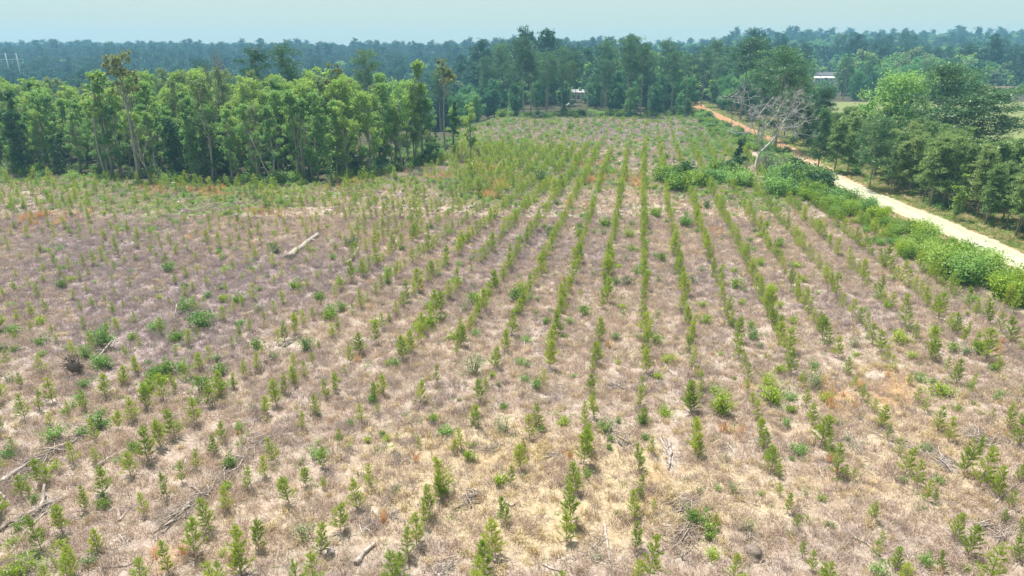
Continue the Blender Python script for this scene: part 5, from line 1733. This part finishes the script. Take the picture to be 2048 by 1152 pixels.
finish('dry_grass', V_DRY + V_MAU, x[k1], y[k1], rng.uniform(.6, 1.25, k1.sum()) * (1 - .25 * sa_[k1]), 'fine mauve and tan dry grass matted between the pines', .12, tone(6, 4, m_[k1], x[k1], y[k1]))
x, y, (g_, o_, s_, sa_, m_) = cover(112500, 88, 262)
k1 = pick(np.clip(.8 * (1 - .6 * sa_) * (1 - .55 * g_), 0, 1))
finish('distant_dry_grass', V_DRYF + V_MAUF, x[k1], y[k1], rng.uniform(.6, 1.2, k1.sum()), 'dry grass over the upper field', .1, tone(5, 4, m_[k1], x[k1], y[k1]))
x, y, (g_, o_, s_, sa_, m_) = cover(75000, 21, 140)
pt = smooth(wav(x, y, .7, 32), .1, 1.2)
k1 = pick(np.clip(s_ * (.15 + .75 * pt) + .06 + .22 * pt * smooth(wav(x, y, .2, 46), -.2, 1), 0, 1))
finish('straw_grass', V_STR, x[k1], y[k1], rng.uniform(.55, 1.2, k1.sum()), 'curling pale straw grass', .1)
x, y, (g_, o_, s_, sa_, m_) = cover(87500, 21, 230)
pt = smooth(wav(x, y, .8, 33), -.2, 1.0)
pt2 = smooth(wav(x, y, .45, 34), .9, 1.5)
k1 = pick(np.clip(smooth(o_, .12, .8) * (.2 + .8 * pt) * .9 + .42 * pt2, 0, 1))
finish('broomsedge', V_ORA, x[k1], y[k1], rng.uniform(.6, 1.3, k1.sum()) * (1 + .35 * (y[k1] > 90)), 'upright orange broomsedge tufts', .05)
x, y, (g_, o_, s_, sa_, m_) = cover(87500, 21, 262)
pt = smooth(wav(x, y, .9, 35), .0, 1.2)
k1 = pick(np.clip(g_ * .85 + (.16 + .14 * smooth(y, 60, 110)) * pt + .06, 0, 1) * (1 - .45 * smooth(y, 160, 215)))
finish('green_grass', V_GRN, x[k1], y[k1], rng.uniform(.6, 1.3, k1.sum()) * (1 + .6 * smooth(y[k1], 80, 200)), 'low green grass growing through the dead thatch', .1)
x, y, (g_, o_, s_, sa_, m_) = cover(75000, 21, 262)
pt = smooth(wav(x, y, 1.1, 36), .1, 1.3)
k1 = pick(np.clip(g_ * .45 + .45 * pt + .04, 0, 1))
finish('green_weeds', V_WEED, x[k1], y[k1], rng.uniform(.5, 1.4, k1.sum()) * (1 + .7 * smooth(y[k1], 80, 200)), 'small leafy weeds scattered through the field', .1)
x, y, (g_, o_, s_, sa_, m_) = cover(30000, 21, 170)
pt = smooth(wav(x, y, .6, 37), .2, 1.3)
k1 = pick(np.clip(.12 + .5 * pt, 0, 1))
finish('dead_twigs', V_STICK, x[k1], y[k1], rng.uniform(.5, 1.5, k1.sum()), 'bleached twigs and sticks lying in the grass', .1)
# low scrub between the rows
V_SCR = [joined(make_shrub(970 + k, .95, .65, 300, .10, m_, 6)) for k, m_ in enumerate(('hedge', 'leaf', 'greyleaf', 'lime', 'blueleaf', 'leaf'))]
x, y, (g_, o_, s_, sa_, m_) = cover(42500, 24, 262)
pt = smooth(wav(x, y, .35, 38), .1, 1.4)
k1 = pick(np.clip(.06 + .22 * pt + .35 * g_ + .20 * smooth(y, 80, 160), 0, 1) * (1 - .7 * sa_) * (1 - .65 * smooth(y, 150, 215)))
finish('low_scrub', V_SCR, x[k1], y[k1], rng.uniform(.4, 1.25, k1.sum()) * (1 + .7 * smooth(y[k1], 80, 200)), 'low green scrub sprouting between the pine rows', .1)
# verge and pasture grass
n = 34000
k = rng.integers(0, len(ROADS) - 1, n); side_ = rng.choice([-1, 1, 1], n); off = np.where(side_ > 0, rng.uniform(.1, 20, n), rng.uniform(.1, 6, n))
x = ROADS[k, 0] + side_ * nrm[k, 0] * (ROADS[k, 2] / 2 + off) + rng.normal(size=n); y = ROADS[k, 1] + side_ * nrm[k, 1] * (ROADS[k, 2] / 2 + off) + rng.normal(size=n) * 1.5
rd_, _ = road_dist(x, y)
k1 = rd_ > 2.35
x, y = x[k1], y[k1]
ii = np.where(rng.uniform(size=len(x)) < .8, rng.integers(0, 4, len(x)), rng.integers(4, 9, len(x)))
finish('verge_grass', V_GRN + V_STR, x, y, rng.uniform(.6, 1.3, len(x)), 'rough grass on the road verges', .1, ii)
# seedlings and dead leaves under the woods
n = 9000
s_ = rng.uniform(0, cum[-1], n)
ex = np.interp(s_, cum, EP[:, 0]); ey = np.interp(s_, cum, EP[:, 1])
finish('undergrowth', [joined(v) for v in V_BRK], ex[:420], ey[:420] + rng.uniform(6, 44, 420), rng.uniform(.35, .8, 420), 'dark undergrowth inside the west wood')


# ------------------------------------------------------------------ buildings, vehicles, poles
def box(V, F, cx, cy, cz, sx, sy, sz):
    n = len(V)
    for dz in (-1, 1):
        for dx, dy in ((-1, -1), (1, -1), (1, 1), (-1, 1)):
            V.append((cx + dx * sx / 2, cy + dy * sy / 2, cz + dz * sz / 2))
    F += [(n, n + 3, n + 2, n + 1), (n + 4, n + 5, n + 6, n + 7), (n, n + 1, n + 5, n + 4), (n + 1, n + 2, n + 6, n + 5), (n + 2, n + 3, n + 7, n + 6), (n + 3, n, n + 4, n + 7)]


def boxes(name, items, m, parent=None):
    V = []; F = []
    for it in items: box(V, F, *it)
    me = bpy.data.meshes.new(name); me.from_pydata(V, [], F); me.materials.append(m); me.update()
    return link(name, me, parent)


M['whitewall'] = plainmat('white_siding', (.70, .70, .68), (.82, .82, .80), 1.5, .7, .1)
M['brick'] = plainmat('red_brick_wall', (.22, .09, .07), (.32, .15, .12), 6, .9, .2)
M['roofd'] = plainmat('dark_shingle_roof', (.08, .075, .09), (.15, .14, .16), 3, .9, .2)
M['roofr'] = plainmat('reddish_metal_roof', (.16, .07, .08), (.23, .11, .12), 2, .6, .1)
M['roofg'] = plainmat('grey_shingle_roof', (.30, .28, .32), (.42, .40, .44), 3, .8, .2)
M['glass'] = plainmat('window_glass', (.03, .04, .06), (.06, .08, .10), 1, .1, 0, spec=.6)
M['trim'] = plainmat('white_trim', (.74, .74, .74), (.82, .82, .82), 3, .6, .05)
M['carwhite'] = plainmat('white_car_paint', (.74, .76, .78), (.80, .82, .84), 1, .25, 0, spec=.6)
M['carblue'] = plainmat('pale_blue_car_paint', (.35, .48, .60), (.42, .55, .66), 1, .25, 0, spec=.6)
M['tyre'] = plainmat('tyre_rubber', (.02, .02, .02), (.04, .04, .04), 4, .9, .1)
M['pole'] = plainmat('pale_pole_wood', (.50, .47, .43), (.68, .65, .60), 2, .9, .1, stretch=(2, 2, .3))
M['steel'] = plainmat('galvanised_steel', (.60, .62, .64), (.72, .74, .76), 2, .5, .1)
M['sawn'] = plainmat('grey_barn_board', (.12, .10, .09), (.24, .20, .18), 4, .9, .3, stretch=(1, 1, .3))


def gable(name, w, d, z0, rise, over, m, parent, th=.18):
    V = []; n = 0; F = []
    hw, hd = w / 2 + over, d / 2 + over
    for x in (-hw, hw):
        V += [(x, -hd, z0), (x, 0, z0 + rise), (x, hd, z0), (x, hd, z0 - th), (x, 0, z0 + rise - th), (x, -hd, z0 - th)]
    F = [(0, 1, 7, 6), (1, 2, 8, 7), (2, 3, 9, 8), (3, 4, 10, 9), (4, 5, 11, 10), (5, 0, 6, 11), (5, 4, 1, 0), (4, 3, 2, 1), (6, 7, 10, 11), (7, 8, 9, 10)]
    me = bpy.data.meshes.new(name); me.from_pydata(V, [], F); me.materials.append(m); me.update()
    return link(name, me, parent)


def house(pos, rz, w, d, h, rise, wallm, roofm, label, nwin=4, name='house', door=True, chimney=True):
    x, y = pos
    root = empty(name, (x, y, tz(x, y)), rz)
    V = []; F = []
    box(V, F, 0, 0, h / 2 - .3, w, d, h + .6)
    n = len(V)
    for sx in (-1, 1):
        V += [(sx * w / 2, -d / 2, h), (sx * w / 2, d / 2, h), (sx * w / 2, 0, h + rise * (1 - .0))]
    F += [(n, n + 2, n + 1), (n + 3, n + 4, n + 5)]
    me = bpy.data.meshes.new('wall'); me.from_pydata(V, [], F); me.materials.append(wallm); me.update()
    link('wall', me, root)
    rf = gable('roof', w, d, h + .12, rise, .5, roofm, root)
    if chimney: boxes('chimney', [(w * .22, .6, h + rise + .1, .8, .8, 1.6)], M['brick'], rf)
    for k in range(nwin):
        wx = -w / 2 + w * (k + .5) / nwin
        if door and k == nwin // 2:
            dr = boxes('door', [(wx, -d / 2 - .03, 1.05, 1.0, .08, 2.1)], M['roofr'], root)
            boxes('handle', [(wx + .38, -d / 2 - .10, 1.0, .06, .06, .12)], M['steel'], dr)
            continue
        wf = boxes('window', [(wx, -d / 2 - .05, 1.9, .10, .08, 1.2), (wx - .65, -d / 2 - .05, 1.55, .1, .1, 1.35), (wx + .65, -d / 2 - .05, 1.55, .1, .1, 1.35), (wx, -d / 2 - .06, 2.25, 1.5, .12, .1), (wx, -d / 2 - .07, .88, 1.6, .16, .1)], M['trim'], root)
        boxes('pane', [(wx, -d / 2 - .02, 1.55, 1.2, .05, 1.25)], M['glass'], wf)
    tag(root, label, 'house')
    return root


def vehicle(pos, rz, m, label, L=4.8, name='parked_car', truck=False):
    x, y = pos
    root = empty(name, (x, y, tz(x, y)), rz)
    if truck: prof = [(-.5, .35), (-.5, .95), (-.06, .98), (-.04, 1.65), (.20, 1.65), (.30, 1.1), (.49, .95), (.5, .35)]
    else: prof = [(-.5, .32), (-.5, .85), (-.40, .92), (-.27, 1.42), (.10, 1.44), (.25, .98), (.46, .82), (.5, .32)]
    W = 1.8
    V = [(a * L, s * W / 2 * (.82 if b > 1.2 else 1), b) for s in (-1, 1) for a, b in prof]
    n = len(prof)
    F = [tuple(range(n)), tuple(range(2 * n - 1, n - 1, -1))] + [(k, k + n, (k + 1) % n + n, (k + 1) % n) for k in range(n)]
    me = bpy.data.meshes.new('body'); me.from_pydata(V, [], F); me.materials.append(m); me.update()
    b = link('body', me, root)
    bv = b.modifiers.new('bevel', 'BEVEL'); bv.width = .06; bv.segments = 2
    for s in (-1, 1):
        boxes('side_window', [((-.08 if not truck else .08) * L, s * (W / 2 * .88), 1.18, (.30 if not truck else .18) * L, .06, .34)], M['glass'], root)
    boxes('windscreen', [((.175 if not truck else .25) * L, 0, 1.2, .12, W * .74, .32)], M['glass'], root)
    for ax in (-.31, .31):
        for s in (-1, 1):
            T = Tubes(14); T.add([(ax * L, s * W * .40, .34), (ax * L, s * W * .51, .34)], [.34, .34]); wl = link('wheel', T.mesh('wheel', M['tyre']), root)
            T = Tubes(10); T.add([(ax * L, s * W * .50, .34), (ax * L, s * W * .52, .34)], [.2, .2]); link('rim', T.mesh('rim', M['steel']), wl)
    tag(root, label, 'truck' if truck else 'car', 'vehicles parked by the far houses')
    return root


f1 = math.atan2(H1[0], H1[1])
house(H1, -f1 * .6, 16, 9, 3.0, 2.6, M['brick'], M['roofd'], 'brick house with a long dark roof among trees beyond the pasture', 5)
a = G(1646, 166)
tr = empty('mobile_home', (a[0], a[1], tz(*a)), -f1 * .6)
boxes('wall', [(0, 0, 1.75, 13, 4.2, 2.9)], M['whitewall'], tr)
gable('roof', 13.2, 4.4, 3.3, 1.0, .35, M['trim'], tr, .15)
for k in range(4):
    w_ = boxes('window', [(-4.8 + 3.2 * k, -2.13, 2.0, 1.3, .08, 1.1)], M['trim'], tr); boxes('pane', [(-4.8 + 3.2 * k, -2.19, 2.0, 1.05, .05, .85)], M['glass'], w_)
dr = boxes('door', [(-3.2, -2.14, 1.35, .95, .08, 2.0)], M['roofr'], tr)
boxes('skirting', [(0, 0, .14, 12.8, 4.0, .30)], M['brick'], tr)
tag(tr, 'long white mobile home standing in front of the brick house', 'mobile home')
b_ = G(1656, 170)
vehicle(b_, -1.2, M['carblue'], 'pale blue parked car in front of the white mobile home')
house(H2, -.5, 15, 7, 2.6, 1.3, M['whitewall'], M['roofr'], 'long white house with a dusky red roof beyond the pasture', 6, chimney=False)
a = G(2003, 201)
sh = empty('farm_shed', (a[0], a[1], tz(*a)), -.4)
boxes('wall', [(-3.4, 0, 1.2, .15, 4, 2.4), (3.4, 0, 1.2, .15, 4, 2.4), (0, 2, 1.2, 6.8, .15, 2.4)], M['sawn'], sh)
gable('roof', 7, 4.2, 2.5, 1.0, .5, M['roofg'], sh)
for sx_ in (-3.3, 0, 3.3): boxes('post', [(sx_, -2.2, 1.2, .18, .18, 2.4)], M['sawn'], sh)
tag(sh, 'dark open fronted farm shed at the edge of the pasture', 'shed')
vehicle(G(2020, 197), .3, M['carwhite'], 'white parked car beside the open shed')
house(H3, -.1, 7.5, 6, 3.4, 1.4, M['whitewall'], M['roofg'], 'small white house with a grey roof glimpsed through the treeline', 3)
vehicle(G(1108, 201), .1, M['carwhite'], 'white truck parked west of the grey roofed house', 5.6, 'parked_truck', True)
vehicle(G(1119, 202), .4, M['carwhite'], 'white car parked between the truck and the house')
vehicle(G(1052, 205), 0, M['carblue'], 'pale car parked just east of the lone tall pine')
vehicle(G(1143, 213), .2, M['carwhite'], 'white car parked in front of the grey roofed house')


def util_pole(px, pb, pt, label, arm=2.2):
    x, y = G(px, pb); z0 = tz(x, y)
    d = np.array([0, FPX * CP + (576 - pt) * SP, -FPX * SP + (576 - pt) * CP])
    h = CAMH + d[2] / d[1] * y - z0
    root = empty('utility_pole', (x, y, z0), .3)
    T = Tubes(8); T.add([(0, 0, -.2), (0, 0, h)], [.2, .14]); link('pole', T.mesh('pole', M['pole']), root)
    boxes('crossarm', [(0, -.2, h - .7, arm, .14, .16)], M['pole'], root)
    for s in (-.9, 0, .9): boxes('insulator', [(s, -.2, h - .52, .12, .12, .22)], M['steel'], root)
    T = Tubes(8); T.add([(.35, -.1, h - 2.2), (.35, -.1, h - 1.3)], [.25, .25]); link('transformer', T.mesh('transformer', M['steel']), root)
    tag(root, label, 'utility pole', 'utility poles')


util_pole(1698, 195, 151, 'pale utility pole at the back of the pasture')
util_pole(1063, 213, 167, 'thin utility pole in the trees east of the lone tall pine')
util_pole(1150, 205, 178, 'utility pole rising behind the grey roofed house')
# H frame of the transmission line over the west hill
hx_, hy_ = -410.0, 590.0
z0 = tz(hx_, hy_)
hf = empty('transmission_frame', (hx_, hy_, z0), .6)
top = 22.5 - z0
for s in (-3.6, 3.6):
    T = Tubes(8); T.add([(s, 0, -.3), (s, 0, top)], [.42, .32]); link('pole', T.mesh('pole', M['pole']), hf)
boxes('crossarm', [(0, -.5, top - 4.6, 15.5, .4, .5)], M['pole'], hf)
boxes('wire_beam', [(0, -.3, top - .7, 12, .12, .12)], M['steel'], hf)
for s in (-7.4, 0, 7.4): boxes('insulator_string', [(s, -.5, top - 6.2, .35, .35, 2.8)], M['trim'], hf)
tag(hf, 'white twin pole transmission frame above the western woods', 'power pole')
# fence posts of the pasture
for k, (px, py) in enumerate(((2026, 248), (1990, 262), (2060, 236), (1660, 226), (1630, 233))):
    x, y = G(px, py)
    p_ = boxes('fence_post', [(0, 0, .8, .22, .22, 1.7)], M['sawn']); p_.location = (x, y, tz(x, y))
    tag(p_, ('tall dark gatepost standing alone in the pasture', 'dark post below the gatepost in the pasture', 'post at the east edge of the pasture', 'thin post in the pasture behind the dead tree', 'post at the west end of the pasture')[k], 'post', 'posts in the pasture')
    p_.scale = (1.4, 1.4, 1.5) if k == 0 else (1, 1, 1)
